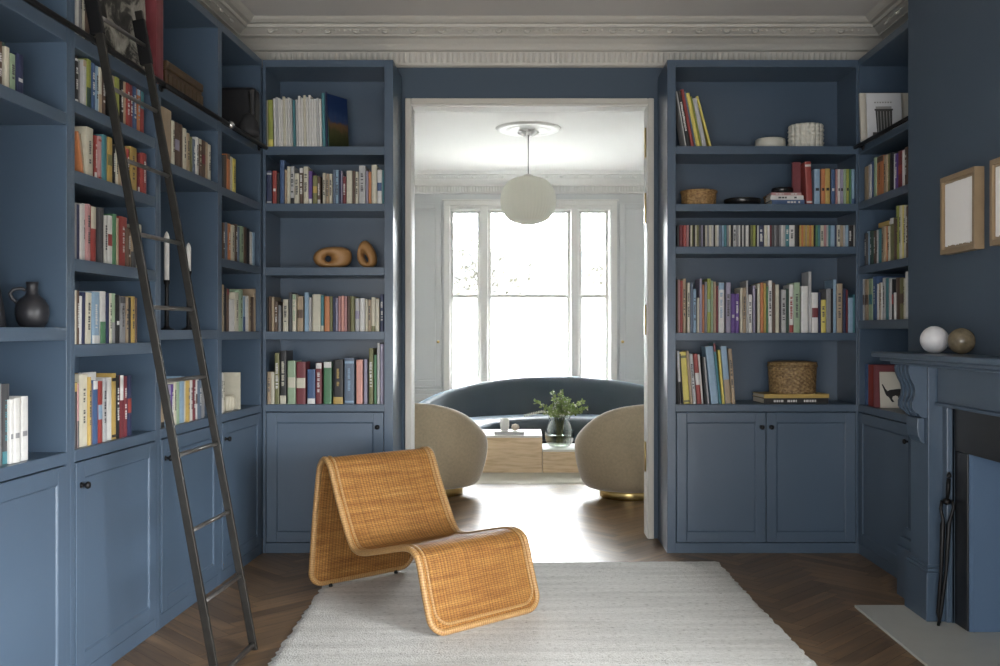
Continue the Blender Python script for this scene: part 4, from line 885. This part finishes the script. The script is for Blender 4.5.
bp = N(nt, 'ShaderNodeBump', Strength=.8, Distance=.004); nt.links.new(ad.outputs[0], bp.inputs['Height']); nt.links.new(bp.outputs[0], b.inputs['Normal'])
def rug(name, lab, c, w, l, rz, h=.011, m_=mt, amp=.004):
    m = MB(); nx, ny = 90, 120; rnd = random.Random(5); vs = []; fs = []
    ex = [[rnd.uniform(-amp, amp) for _ in range(ny+1)] for _ in range(2)]
    for j in range(ny+1):
        for i in range(nx+1):
            u, v = i/nx, j/ny; x = -w/2+w*u; y = -l/2+l*v
            if i == 0: x += ex[0][j]
            if i == nx: x += ex[1][j]
            if j in (0, ny): y += rnd.uniform(-.5, .5)*amp
            edge = i in (0, nx) or j in (0, ny)
            vs.append((x, y, .001 if edge else h+rnd.uniform(-.0008, .0008)))
    for j in range(ny):
        for i in range(nx): a = j*(nx+1)+i; fs.append((a, a+1, a+nx+2, a+nx+1))
    m.add(vs, fs, 0, True); o = m.build(name, m_, recalc=False); o.location = (c[0], c[1], 0); o.rotation_euler = (0,0,rz); return tag(o, lab, 'rug')
rug('wool_rug', 'off-white nubbly woven rug under the rattan chair', (.075, 3.88), 2.165, 3.06, .0255, amp=.008)
rug('living_room_rug', 'plain beige rug under the sofa and block tables', (.10, 9.65), 3.3, 2.9, 0, .012, mat('beige_rug', (.55,.52,.44), .95, noise=.1, nscale=60, bump=.5), .001)

# ================================================================ RATTAN CHAIR
mt, nt, b = newmat('woven_rattan')
uv = N(nt, 'ShaderNodeUVMap'); sx = N(nt, 'ShaderNodeSeparateXYZ'); nt.links.new(uv.outputs[0], sx.inputs[0])
def M2(op, a, b2=None):
    n = N(nt, 'ShaderNodeMath', operation=op)
    for i, q in enumerate((a, b2)):
        if q is None: continue
        if isinstance(q, (int, float)): n.inputs[i].default_value = q
        else: nt.links.new(q, n.inputs[i])
    return n.outputs[0]
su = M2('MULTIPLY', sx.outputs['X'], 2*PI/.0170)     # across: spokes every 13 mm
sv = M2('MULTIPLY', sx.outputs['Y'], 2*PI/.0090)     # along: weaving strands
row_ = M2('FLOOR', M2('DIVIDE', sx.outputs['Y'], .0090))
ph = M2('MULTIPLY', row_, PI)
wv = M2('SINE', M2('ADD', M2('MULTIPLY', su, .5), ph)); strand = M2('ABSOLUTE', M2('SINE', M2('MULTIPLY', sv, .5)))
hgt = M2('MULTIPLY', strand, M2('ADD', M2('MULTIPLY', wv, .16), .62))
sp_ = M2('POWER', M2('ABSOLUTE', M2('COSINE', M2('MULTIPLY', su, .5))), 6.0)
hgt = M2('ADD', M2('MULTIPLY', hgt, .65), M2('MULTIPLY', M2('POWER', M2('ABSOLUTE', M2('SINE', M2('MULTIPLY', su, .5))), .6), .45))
mp = N(nt, 'ShaderNodeMapping'); mp.inputs['Scale'].default_value = (2.5, 34, 1); nt.links.new(uv.outputs[0], mp.inputs[0])
nz = N(nt, 'ShaderNodeTexNoise', Scale=1.0, Detail=5.0, Roughness=.7); nt.links.new(mp.outputs[0], nz.inputs['Vector'])
mp3 = N(nt, 'ShaderNodeMapping'); mp3.inputs['Scale'].default_value = (160, 1.5, 1); nt.links.new(uv.outputs[0], mp3.inputs[0])
nz3 = N(nt, 'ShaderNodeTexNoise', Scale=1.0, Detail=2.0); nt.links.new(mp3.outputs[0], nz3.inputs['Vector'])
base = ramp(nt, nz.outputs['Fac'], [(.3, (.19,.078,.019)), (.45, (.28,.125,.033)), (.6, (.36,.178,.052)), (.75, (.46,.26,.095))])
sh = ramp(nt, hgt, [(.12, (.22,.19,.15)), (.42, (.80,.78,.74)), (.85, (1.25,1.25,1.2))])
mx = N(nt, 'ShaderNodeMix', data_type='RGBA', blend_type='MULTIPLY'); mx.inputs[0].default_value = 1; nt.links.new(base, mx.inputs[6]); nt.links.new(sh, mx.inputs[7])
mx2 = N(nt, 'ShaderNodeMix', data_type='RGBA', blend_type='MULTIPLY'); mx2.inputs[0].default_value = 1
nt.links.new(mx.outputs[2], mx2.inputs[6]); nt.links.new(ramp(nt, nz3.outputs['Fac'], [(.35, (.8,.8,.78)), (.6, (1.1,1.1,1.1))]), mx2.inputs[7]); nt.links.new(mx2.outputs[2], b.inputs['Base Color'])
b.inputs['Roughness'].default_value = .62; b.inputs['Specular IOR Level'].default_value = .3
bp = N(nt, 'ShaderNodeBump', Strength=1.0, Distance=.004); nt.links.new(hgt, bp.inputs['Height']); nt.links.new(bp.outputs[0], b.inputs['Normal'])
RAT = mt
# cane wrapped round the edge tubes
mt, nt, b = newmat('wrapped_cane'); uv = N(nt, 'ShaderNodeUVMap'); sx = N(nt, 'ShaderNodeSeparateXYZ'); nt.links.new(uv.outputs[0], sx.inputs[0])
w_ = M2('ABSOLUTE', M2('SINE', M2('MULTIPLY', M2('ADD', sx.outputs['Y'], M2('MULTIPLY', sx.outputs['X'], .006)), PI/.0120)))
nz = N(nt, 'ShaderNodeTexNoise', Scale=30.0, Detail=3.0); nt.links.new(uv.outputs[0], nz.inputs['Vector'])
base = ramp(nt, nz.outputs['Fac'], [(.3, (.32,.16,.055)), (.55, (.43,.25,.095)), (.8, (.54,.36,.17))])
sh = ramp(nt, w_, [(0, (.30,.28,.25)), (.4, (1,1,1))])
mx = N(nt, 'ShaderNodeMix', data_type='RGBA', blend_type='MULTIPLY'); mx.inputs[0].default_value = 1; nt.links.new(base, mx.inputs[6]); nt.links.new(sh, mx.inputs[7]); nt.links.new(mx.outputs[2], b.inputs['Base Color'])
b.inputs['Roughness'].default_value = .38
bp = N(nt, 'ShaderNodeBump', Strength=.5, Distance=.002); nt.links.new(w_, bp.inputs['Height']); nt.links.new(bp.outputs[0], b.inputs['Normal'])
CANE = mt
def catmull(P, n=8):
    out = []; P = [Vector(p) for p in P]
    for i in range(len(P)-1):
        p0 = P[i-1] if i else P[i]*2-P[i+1]; p1 = P[i]; p2 = P[i+1]; p3 = P[i+2] if i+2 < len(P) else P[i+1]*2-P[i]
        for k in range(n):
            t = k/n; out.append(.5*((2*p1)+(p2-p0)*t+(2*p0-5*p1+4*p2-p3)*t*t+(3*p1-p0-3*p2+p3)*t**3))
    out.append(P[-1]); return out
def rattan_chair():
    A = Vector((-.3777, 4.038, 0)); wv_ = Vector((.745, .667, 0)).normalized(); fv = Vector((.667, -.745, 0)).normalized()
    t = thing('rattan_chair', 'low woven rattan lounge chair folded like a ribbon, on the rug', 'chair', A+wv_*.305+fv*(-.5), math.atan2(fv.y, fv.x))
    # local: x forward (s+.5), y left->..., local y axis = fv rotated +90 = (.745,.667) = wv_
    WD = .62
    prof = [(-1.035,.022), (-1.018,.15), (-.985,.40), (-.950,.600), (-.930,.650), (-.895,.676), (-.858,.664), (-.830,.625), (-.775,.51), (-.690,.36), (-.655,.310), (-.620,.278), (-.575,.270), (-.50,.280), (-.34,.320), (-.23,.347), (-.17,.354), (-.122,.338), (-.094,.300), (-.056,.18), (.000,.016)]
    P = catmull([(x+.5, z) for x, z in prof], 6)
    # arc length
    S = [0]
    for i in range(1, len(P)): S.append(S[-1]+(P[i]-P[i-1]).length)
    T = S[-1]; rc = .072
    # resample by arc length
    def at(s):
        s = max(0, min(T, s))
        for i in range(1, len(S)):
            if s <= S[i]: f = (s-S[i-1])/(S[i]-S[i-1]); return P[i-1].lerp(P[i], f)
        return P[-1]
    hw = WD/2
    def halfw(s):
        e = min(s, T-s)
        return hw if e >= rc else hw-rc+math.sqrt(max(0, rc*rc-(rc-e)**2))
    ss = sorted(set([0, .004, .012, .024, .04, .058]+[rc+(T-2*rc)*k/150 for k in range(151)]+[T-.058, T-.04, T-.024, T-.012, T-.004, T]))
    nn = 24; vs = []; fs = []; uvs = []
    for s in ss:
        p = at(s); h = max(halfw(s)-.004, .02)
        for k in range(nn+1): y = -h+2*h*k/nn; vs.append((p.x, y, p.y))
    for i in range(len(ss)-1):
        for k in range(nn):
            a = i*(nn+1)+k; fs.append((a, a+1, a+nn+2, a+nn+1))
            def U_(ii, kk): h = max(halfw(ss[ii])-.004, .02); return (-h+2*h*kk/nn+1, ss[ii])
            uvs.append([U_(i,k), U_(i,k+1), U_(i+1,k+1), U_(i+1,k)])
    m = MB(); m.add(vs, fs, 0, True, uvs); o = m.build('woven_panel', RAT, t, recalc=False)
    md = o.modifiers.new('thick', 'SOLIDIFY'); md.thickness = .014; md.offset = 0
    # border tube: a closed loop round the ribbon
    loop = []
    for s in [rc+(T-2*rc)*k/140 for k in range(141)]: p = at(s); loop.append((p.x, -hw, p.y))
    for k in range(1, 9): a = PI/2*k/8; p = at(T-rc+rc*math.sin(a)); loop.append((p.x, -hw+rc-rc*math.cos(a), p.y))
    for k in range(1, 10): p = at(T); loop.append((p.x, -hw+rc+(WD-2*rc)*k/10, p.y))
    for k in range(0, 9): a = PI/2*k/8; p = at(T-rc+rc*math.cos(a)); loop.append((p.x, hw-rc+rc*math.sin(a), p.y))
    for s in [rc+(T-2*rc)*k/140 for k in range(140, -1, -1)]: p = at(s); loop.append((p.x, hw, p.y))
    for k in range(1, 9): a = PI/2*k/8; p = at(rc-rc*math.sin(a)); loop.append((p.x, hw-rc+rc*math.cos(a), p.y))
    for k in range(1, 10): p = at(0); loop.append((p.x, hw-rc-(WD-2*rc)*k/10, p.y))
    for k in range(0, 9): a = PI/2*k/8; p = at(rc-rc*math.cos(a)); loop.append((p.x, -hw+rc-rc*math.sin(a), p.y))
    lp = []
    for q in loop:
        q = Vector(q)
        if not lp or (q-lp[-1]).length > .002: lp.append(q)
    if (lp[0]-lp[-1]).length < .002: lp.pop()
    def uvtube(pts, r, name, n=10):
        m = MB(); m.tube(pts, r, n, closed=True); L = [0]
        for i in range(len(pts)): L.append(L[-1]+(pts[(i+1) % len(pts)]-pts[i]).length)
        idx = 0
        for i in range(len(pts)):
            for k in range(n):
                m.uv[idx] = [(k/n, L[i]), ((k+1)/n, L[i]), ((k+1)/n, L[i+1]), (k/n, L[i+1])]; idx += 1
        return m.build(name, CANE, t)
    uvtube(lp, .0145, 'edge_tube')
    # thinner inner ridge following the loop on the visible face
    inner = []
    N_ = len(lp); cen = None
    for i, q in enumerate(lp):
        s_y = max(-hw+.028, min(hw-.028, q.y)); inner.append(Vector((q.x, s_y, q.z)))
    # pull ends inwards along the ribbon
    def near_end(q):
        return None
    il = []
    e0 = .030
    seq = []
    for s in [e0+rc+(T-2*e0-2*rc)*k/130 for k in range(131)]: seq.append((s, -hw+.027))
    for k in range(1, 9): a = PI/2*k/8; seq.append((T-e0-rc+rc*math.sin(a), -hw+.027+rc-rc*math.cos(a)))
    for k in range(1, 10): seq.append((T-e0, -hw+.027+rc+(WD-.054-2*rc)*k/10))
    for k in range(0, 9): a = PI/2*k/8; seq.append((T-e0-rc+rc*math.cos(a), hw-.027-rc+rc*math.sin(a)))
    for s in [e0+rc+(T-2*e0-2*rc)*k/130 for k in range(130, -1, -1)]: seq.append((s, hw-.027))
    for k in range(1, 9): a = PI/2*k/8; seq.append((e0+rc-rc*math.sin(a), hw-.027-rc+rc*math.cos(a)))
    for k in range(1, 10): seq.append((e0, hw-.027-rc-(WD-.054-2*rc)*k/10))
    for k in range(0, 9): a = PI/2*k/8; seq.append((e0+rc-rc*math.cos(a), -hw+.027+rc-rc*math.sin(a)))
    for s, y in seq:
        p = at(s); d = (at(s+.004)-at(s-.004)).normalized(); nx_, nz_ = -d.y, d.x
        q = Vector((p.x+nx_*.009, y, p.y+nz_*.009))
        if not il or (q-il[-1]).length > .002: il.append(q)
    uvtube(il, .0062, 'inner_ridge', 8)
    for (x, y) in ((-.522, -.20), (-.522, .20), (.490, -.20), (.490, .20)):
        MB().lathe([(.009,-.0), (.011,.003), (.009,.010), (.008,.016)], 14, c=(x, y, .0)).build('foot', BLACKM, t, label='small black foot')
    t.location.z = .0125
rattan_chair()

# ================================================================ FURNITURE BEYOND THE OPENING
BOU = mat('boucle', (.31, .25, .165), .95, noise=.22, nscale=55, bump=.9, bscale=140, sheen=.7)
def armchair(x, y, face, lab):
    t = thing('swivel_armchair', lab, 'armchair', (x, y, 0), face, 'curved swivel armchairs')   # local +x = facing
    A0 = math.radians(128); n = 56; vs = []; k = 0; R_ = .45
    rings = []
    for i in range(n+1):
        a = -A0+2*A0*i/n; f = abs(a)/A0
        h = .765-.30*(f**2.6); e = max(0, (f-.90)/.10); sh_ = 1-.55*e*e          # rounded arm ends
        sec = [(R_-.15,.075), (R_-.085,.08), (R_-.035,.19), (R_-.002,.34), (R_,.42), (R_-.008, .42+(h-.42)*.45), (R_-.035, .42+(h-.42)*.78), (R_-.085, h-.006), (R_-.135, h), (R_-.175, h-.03), (R_-.19, h-.12), (R_-.185,.36), (R_-.19,.12)]
        c = R_-.095
        rings.append([(-(c+(r-c)*sh_)*math.cos(a), (c+(r-c)*sh_)*math.sin(a)*1.0, z if e == 0 else .12+(z-.12)*(1-.12*e*e)) for r, z in sec])
    kk = len(rings[0])
    for r in rings: vs += r
    fs = [(i*kk+j, (i+1)*kk+j, (i+1)*kk+(j+1) % kk, i*kk+(j+1) % kk) for i in range(n) for j in range(kk)]
    fs += [tuple(range(kk)), tuple(n*kk+j for j in range(kk-1, -1, -1))]
    m = MB(); m.add(vs, fs, 0, True); o = m.build('shell', BOU, t); md = o.modifiers.new('s', 'SUBSURF'); md.levels = md.render_levels = 2
    m = MB(); m.lathe([(.20,.09), (.30,.10), (.345,.16), (.35,.24)], 40, rf=lambda a, z: 1, capt=True); m.build('seat_base', BOU, t)
    m = MB(); m.lathe([(.22,.242), (.335,.25), (.35,.30), (.35,.37), (.32,.42), (.2,.435)], 40, c=(.02,0,0)); m.build('seat_cushion', BOU, t)
    m = MB(); m.lathe([(.235,.0), (.24,.004), (.24,.05), (.225,.088)], 48); m.build('swivel_base', BRASS, t, label='round brass plinth')
armchair(-.725, 7.76, math.atan2(1.2, .75), 'beige boucle armchair on a brass plinth, behind the rattan chair')
armchair(.862, 7.63, math.atan2(1.2, -.75), 'beige boucle armchair on a brass plinth, against the right jamb')

VEL = mat('blue_velvet', (.026, .044, .060), .40, sheen=1.0, noise=.1, nscale=8, spec=.6)
VEL.node_tree.nodes['Principled BSDF'].inputs['Sheen Tint'].default_value = (.62, .80, .95, 1); VEL.node_tree.nodes['Principled BSDF'].inputs['Sheen Roughness'].default_value = .3
def sofa():
    t = thing('curved_sofa', 'long curved dark blue velvet sofa in front of the window', 'sofa', (.36, 9.35, .0125))
    n = 72; vs = []; bk = []; seat = []
    for i in range(n+1):
        th = math.radians(-4+188*i/n); s_ = max(0, math.sin(th)); h = .43+.375*s_**.95
        u = Vector((math.cos(th), math.sin(th)*1.0, 0))
        def pt(ins, z): return ((1.66-ins)*u.x, (1.62-ins)*u.y, z)
        bk.append([pt(.07,.06), pt(.01,.12), pt(-.0,.28), pt(.02, h-.16), pt(.05, h-.06), pt(.11, h), pt(.19, h-.005), pt(.25, h-.06), pt(.285, max(.40, h-.2)), pt(.33,.36), pt(.33,.10)])
        q = .30
        seat.append([pt(q,.10), pt(q,.34), pt(q+.06,.395), pt(q+.30,.40), pt(q+.50,.395), pt(q+.57,.36), pt(q+.585,.28), pt(q+.56,.10)])
    for nm, rg in (('backrest', bk), ('seat_cushion', seat)):
        k = len(rg[0]); v = [p for r in rg for p in r]
        fs = [(i*k+j, (i+1)*k+j, (i+1)*k+(j+1) % k, i*k+(j+1) % k) for i in range(n) for j in range(k)]+[tuple(range(k)), tuple(n*k+j for j in range(k-1, -1, -1))]
        m = MB(); m.add(v, fs, 0, True); o = m.build(nm, VEL, t); md = o.modifiers.new('s', 'SUBSURF'); md.levels = md.render_levels = 1
    m = MB(); pts = [((1.4)*math.cos(math.radians(5+170*i/40)), (1.36)*math.sin(math.radians(5+170*i/40)), .055) for i in range(41)]
    m.tube(pts, .052, 8); m.build('plinth', mat('dark_plinth', (.02,.02,.02), .6), t)
sofa()
# block tables
mt, nt, b = newmat('pale_oak'); tc = N(nt, 'ShaderNodeTexCoord'); mp = N(nt, 'ShaderNodeMapping'); mp.inputs['Scale'].default_value = (3, 3, 26); nt.links.new(tc.outputs['Object'], mp.inputs[0])
nz = N(nt, 'ShaderNodeTexNoise', Scale=1.5, Detail=4.0, Distortion=.4); nt.links.new(mp.outputs[0], nz.inputs['Vector'])
nt.links.new(ramp(nt, nz.outputs['Fac'], [(.3, (.46,.33,.19)), (.55, (.62,.47,.30)), (.8, (.68,.54,.36))]), b.inputs['Base Color']); b.inputs['Roughness'].default_value = .38
POAK = mt; LITTOP = mat('lit_oak_top', (.62,.60,.56), .3)  # oak top whitened for the window light it reflects
def block(lab, x0, x1, y0, y1, h):
    t = thing('block_table', lab, 'coffee table', ((x0+x1)/2, (y0+y1)/2, .0125), 0, 'low block coffee tables'); w = (x1-x0)/2; d = (y1-y0)/2
    m = MB(); m.box(-w, w, -d, -d+.02, 0, h-.02); m.box(-w, w, d-.02, d, 0, h-.02); m.box(-w, -w+.02, -d+.02, d-.02, 0, h-.02); m.box(w-.02, w, -d+.02, d-.02, 0, h-.02); m.build('body', POAK, t, bevel=.002)
    MB().box(-w, w, -d, d, h-.0195, h).build('table_top', LITTOP, t, bevel=.002)
block('taller pale oak block table carrying the white tray', -.42, .185, 8.80, 9.38, .343)
block('lower pale oak block table carrying the glass vase', .19, .80, 8.80, 9.30, .212)
o = MB().box(-.14, .14, -.085, .085, 0, .030).build('tray', mat('grey_marble', (.45,.45,.45), .4), bevel=.004); o.location = (-.12, 8.95, .356); tag(o, 'flat pale grey stone tray on the taller block table', 'tray')
t = lathe_thing('white_cup', 'white ribbed cup on the stone tray', 'cup', (-.165, 8.95, .3865), [(.030,0), (.036,.004), (.041,.05), (.042,.115), (.038,.115), (.036,.06), (.02,.01)], WAX, 48, lambda a, z: 1+.02*math.cos(a*16))
m = MB(); m.lathe([(.004,0), (.028,.010), (.035,.032), (.026,.056), (.004,.065)], 24, rf=lambda a, z: 1+.12*math.cos(a*6)); o = m.build('shell_ornament', mat('shell_pink', (.55,.47,.38), .4)); o.location = (-.065, 8.95, .3862); tag(o, 'small round shell ornament on the stone tray', 'shell')

# vase with branches
VL = Vector((.352, 8.98, .2255))
vg, nt, b = newmat('vase_glass'); nt.nodes.remove(b)
tr = N(nt, 'ShaderNodeBsdfTransparent', Color=(.93,.96,.95,1)); gl = N(nt, 'ShaderNodeBsdfGlossy', Roughness=.03); fr = N(nt, 'ShaderNodeLayerWeight', Blend=.25)
ms = N(nt, 'ShaderNodeMixShader'); nt.links.new(fr.outputs['Facing'], ms.inputs[0]); nt.links.new(tr.outputs[0], ms.inputs[1]); nt.links.new(gl.outputs[0], ms.inputs[2]); nt.links.new(ms.outputs[0], nt.nodes['Material Output'].inputs[0])
t = thing('glass_vase', 'round clear glass vase half full of water', 'vase', VL)
pr = [(.05,0), (.10,.015), (.130,.06), (.138,.11), (.132,.165), (.110,.22), (.098,.265), (.106,.30)]
MB().lathe(pr+[(r-.004, z+(.004 if i == 0 else 0)) for i, (r, z) in reversed(list(enumerate(pr)))], 48, capb=True, capt=True).build('bowl', vg, t)
wm, nt, b = newmat('vase_water'); nt.nodes.remove(b)
tr = N(nt, 'ShaderNodeBsdfTransparent', Color=(.88,.89,.82,1)); gl = N(nt, 'ShaderNodeBsdfGlossy', Roughness=.02); fr = N(nt, 'ShaderNodeLayerWeight', Blend=.2)
ms = N(nt, 'ShaderNodeMixShader'); nt.links.new(fr.outputs['Facing'], ms.inputs[0]); nt.links.new(tr.outputs[0], ms.inputs[1]); nt.links.new(gl.outputs[0], ms.inputs[2]); nt.links.new(ms.outputs[0], nt.nodes['Material Output'].inputs[0])
MB().lathe([(.044,.006), (.093,.02), (.124,.06), (.131,.105), (.129,.12)], 40).build('water', wm, t)
t = thing('leafy_branches', 'spray of small green leaves standing in the glass vase', 'branches', VL+Vector((0,0,.02)))
rnd = random.Random(21); st = MB(); lf = MB(); wl = MB()
LEAF = mat('leaf_green', (.24, .32, .11), .5, noise=.45, nscale=30); LEAF2 = mat('blossom_white', (.62,.62,.56), .6); STM = mat('stem_brown', (.10,.10,.04), .7)
def leaf(mb, c, d, L, wd):
    s_ = d.cross(Vector((rnd.uniform(-1,1), rnd.uniform(-1,1), rnd.uniform(-1,1)))).normalized()*wd; up = d.cross(s_).normalized()*L*.12
    mb.add([c, c+d*L*.35+s_-up, c+d*L*.75+s_*.7-up, c+d*L, c+d*L*.75-s_*.7-up, c+d*L*.35-s_-up, c+d*L*.5], [(0,1,6), (1,2,6), (2,3,6), (3,4,6), (4,5,6), (5,0,6)], 0, False)
for k in range(26):
    a = rnd.uniform(0, 2*PI); sp2 = rnd.uniform(.04, .34); H = rnd.uniform(.34, .52)-sp2*.35
    base_ = Vector((rnd.uniform(-.03,.03), rnd.uniform(-.03,.03), .02)); neck = Vector((math.cos(a)*.05, math.sin(a)*.05, .26)); tip = Vector((math.cos(a)*sp2, math.sin(a)*sp2*.8, H))
    pts = catmull([base_, neck, (neck+tip)/2+Vector((0,0,.02)), tip], 5); st.tube(pts, [.0035-.0025*i/len(pts) for i in range(len(pts))], 5)
    for p in pts[6:]:
        for _ in range(4):
            d = Vector((rnd.uniform(-1,1), rnd.uniform(-1,1), rnd.uniform(-.3,1))).normalized()
            leaf(lf if rnd.random() > .12 else wl, p+d*.004, d, rnd.uniform(.022, .042), rnd.uniform(.009, .015))
st.build('stem', STM, t); lf.build('foliage', LEAF, t, recalc=False); wl.build('blossom', LEAF2, t, recalc=False)
t = thing('blossom_sprig', 'drooping sprig of tiny white blossoms left of the vase', 'sprig', VL+Vector((-.06,.02,.27)))
pts = catmull([(.05,0,-.25), (.0,0,-.02), (-.08,0,.055), (-.17,0,.045), (-.27,0,.02)], 6); MB().tube(pts, .0018, 5).build('stem', STM, t)
m = MB()
for p in pts[12:]:
    m.lathe([(.001,-.012), (.007,-.004), (.005,.010), (.001,.018)], 8, c=(p.x, p.y, p.z+.004))
m.build('blossom', LEAF2, t)

# ================================================================ LIGHT
wd = bpy.data.worlds.new('sky'); bpy.context.scene.world = wd; wd.use_nodes = True
nt = wd.node_tree; bg = nt.nodes['Background']
tc = N(nt, 'ShaderNodeTexCoord'); sx = N(nt, 'ShaderNodeSeparateXYZ'); nt.links.new(tc.outputs['Generated'], sx.inputs[0])
mz = N(nt, 'ShaderNodeMath', operation='MULTIPLY_ADD'); mz.inputs[1].default_value = .5; mz.inputs[2].default_value = .5; nt.links.new(sx.outputs['Z'], mz.inputs[0])
nt.links.new(ramp(nt, mz.outputs[0], [(.0, (.05,.05,.045)), (.49, (.06,.06,.055)), (.505, (.92,.95,.98)), (.7, (.95,.97,1.0)), (1, (.85,.92,1.0))]), bg.inputs['Color'])
bg.inputs['Strength'].default_value = 66.0
def portal(name, loc, rot, sx_, sy_):
    l = bpy.data.lights.new(name, 'AREA'); l.shape = 'RECTANGLE'; l.size = sx_; l.size_y = sy_; l.cycles.is_portal = True
    o = bpy.data.objects.new(name, l); C.objects.link(o); o.location = loc; o.rotation_euler = rot; return o
portal('window_daylight', (.1, DW+.27, 1.70), (-PI/2, 0, 0), 1.98, 2.32)
portal('added_window_daylight', (XR+.22, .725, 1.0), (0, PI/2, 0), 1.45, 2.5)  # sky light let in through the added side window

# ================================================================ CAMERA
cam = bpy.data.cameras.new('camera'); co = bpy.data.objects.new('camera', cam); C.objects.link(co)
cam.sensor_width = 36; cam.lens = 36*F/1000; co.location = (0, 0, EYE); co.rotation_euler = (PI/2, 0, 0)
cam.shift_x = -(VX+.2-500)/1000; cam.shift_y = (VY+.5-333)/1000; cam.clip_start = .02
sc = bpy.context.scene; sc.camera = co
sc.view_settings.view_transform = 'Standard'; sc.view_settings.look = 'None'; sc.view_settings.gamma = 1; sc.view_settings.exposure = 0.06
sc.view_settings.use_curve_mapping = False
sc.cycles.use_denoising = True; sc.cycles.max_bounces = 10; sc.cycles.diffuse_bounces = 6; sc.cycles.transparent_max_bounces = 12
sc.cycles.sample_clamp_indirect = 20
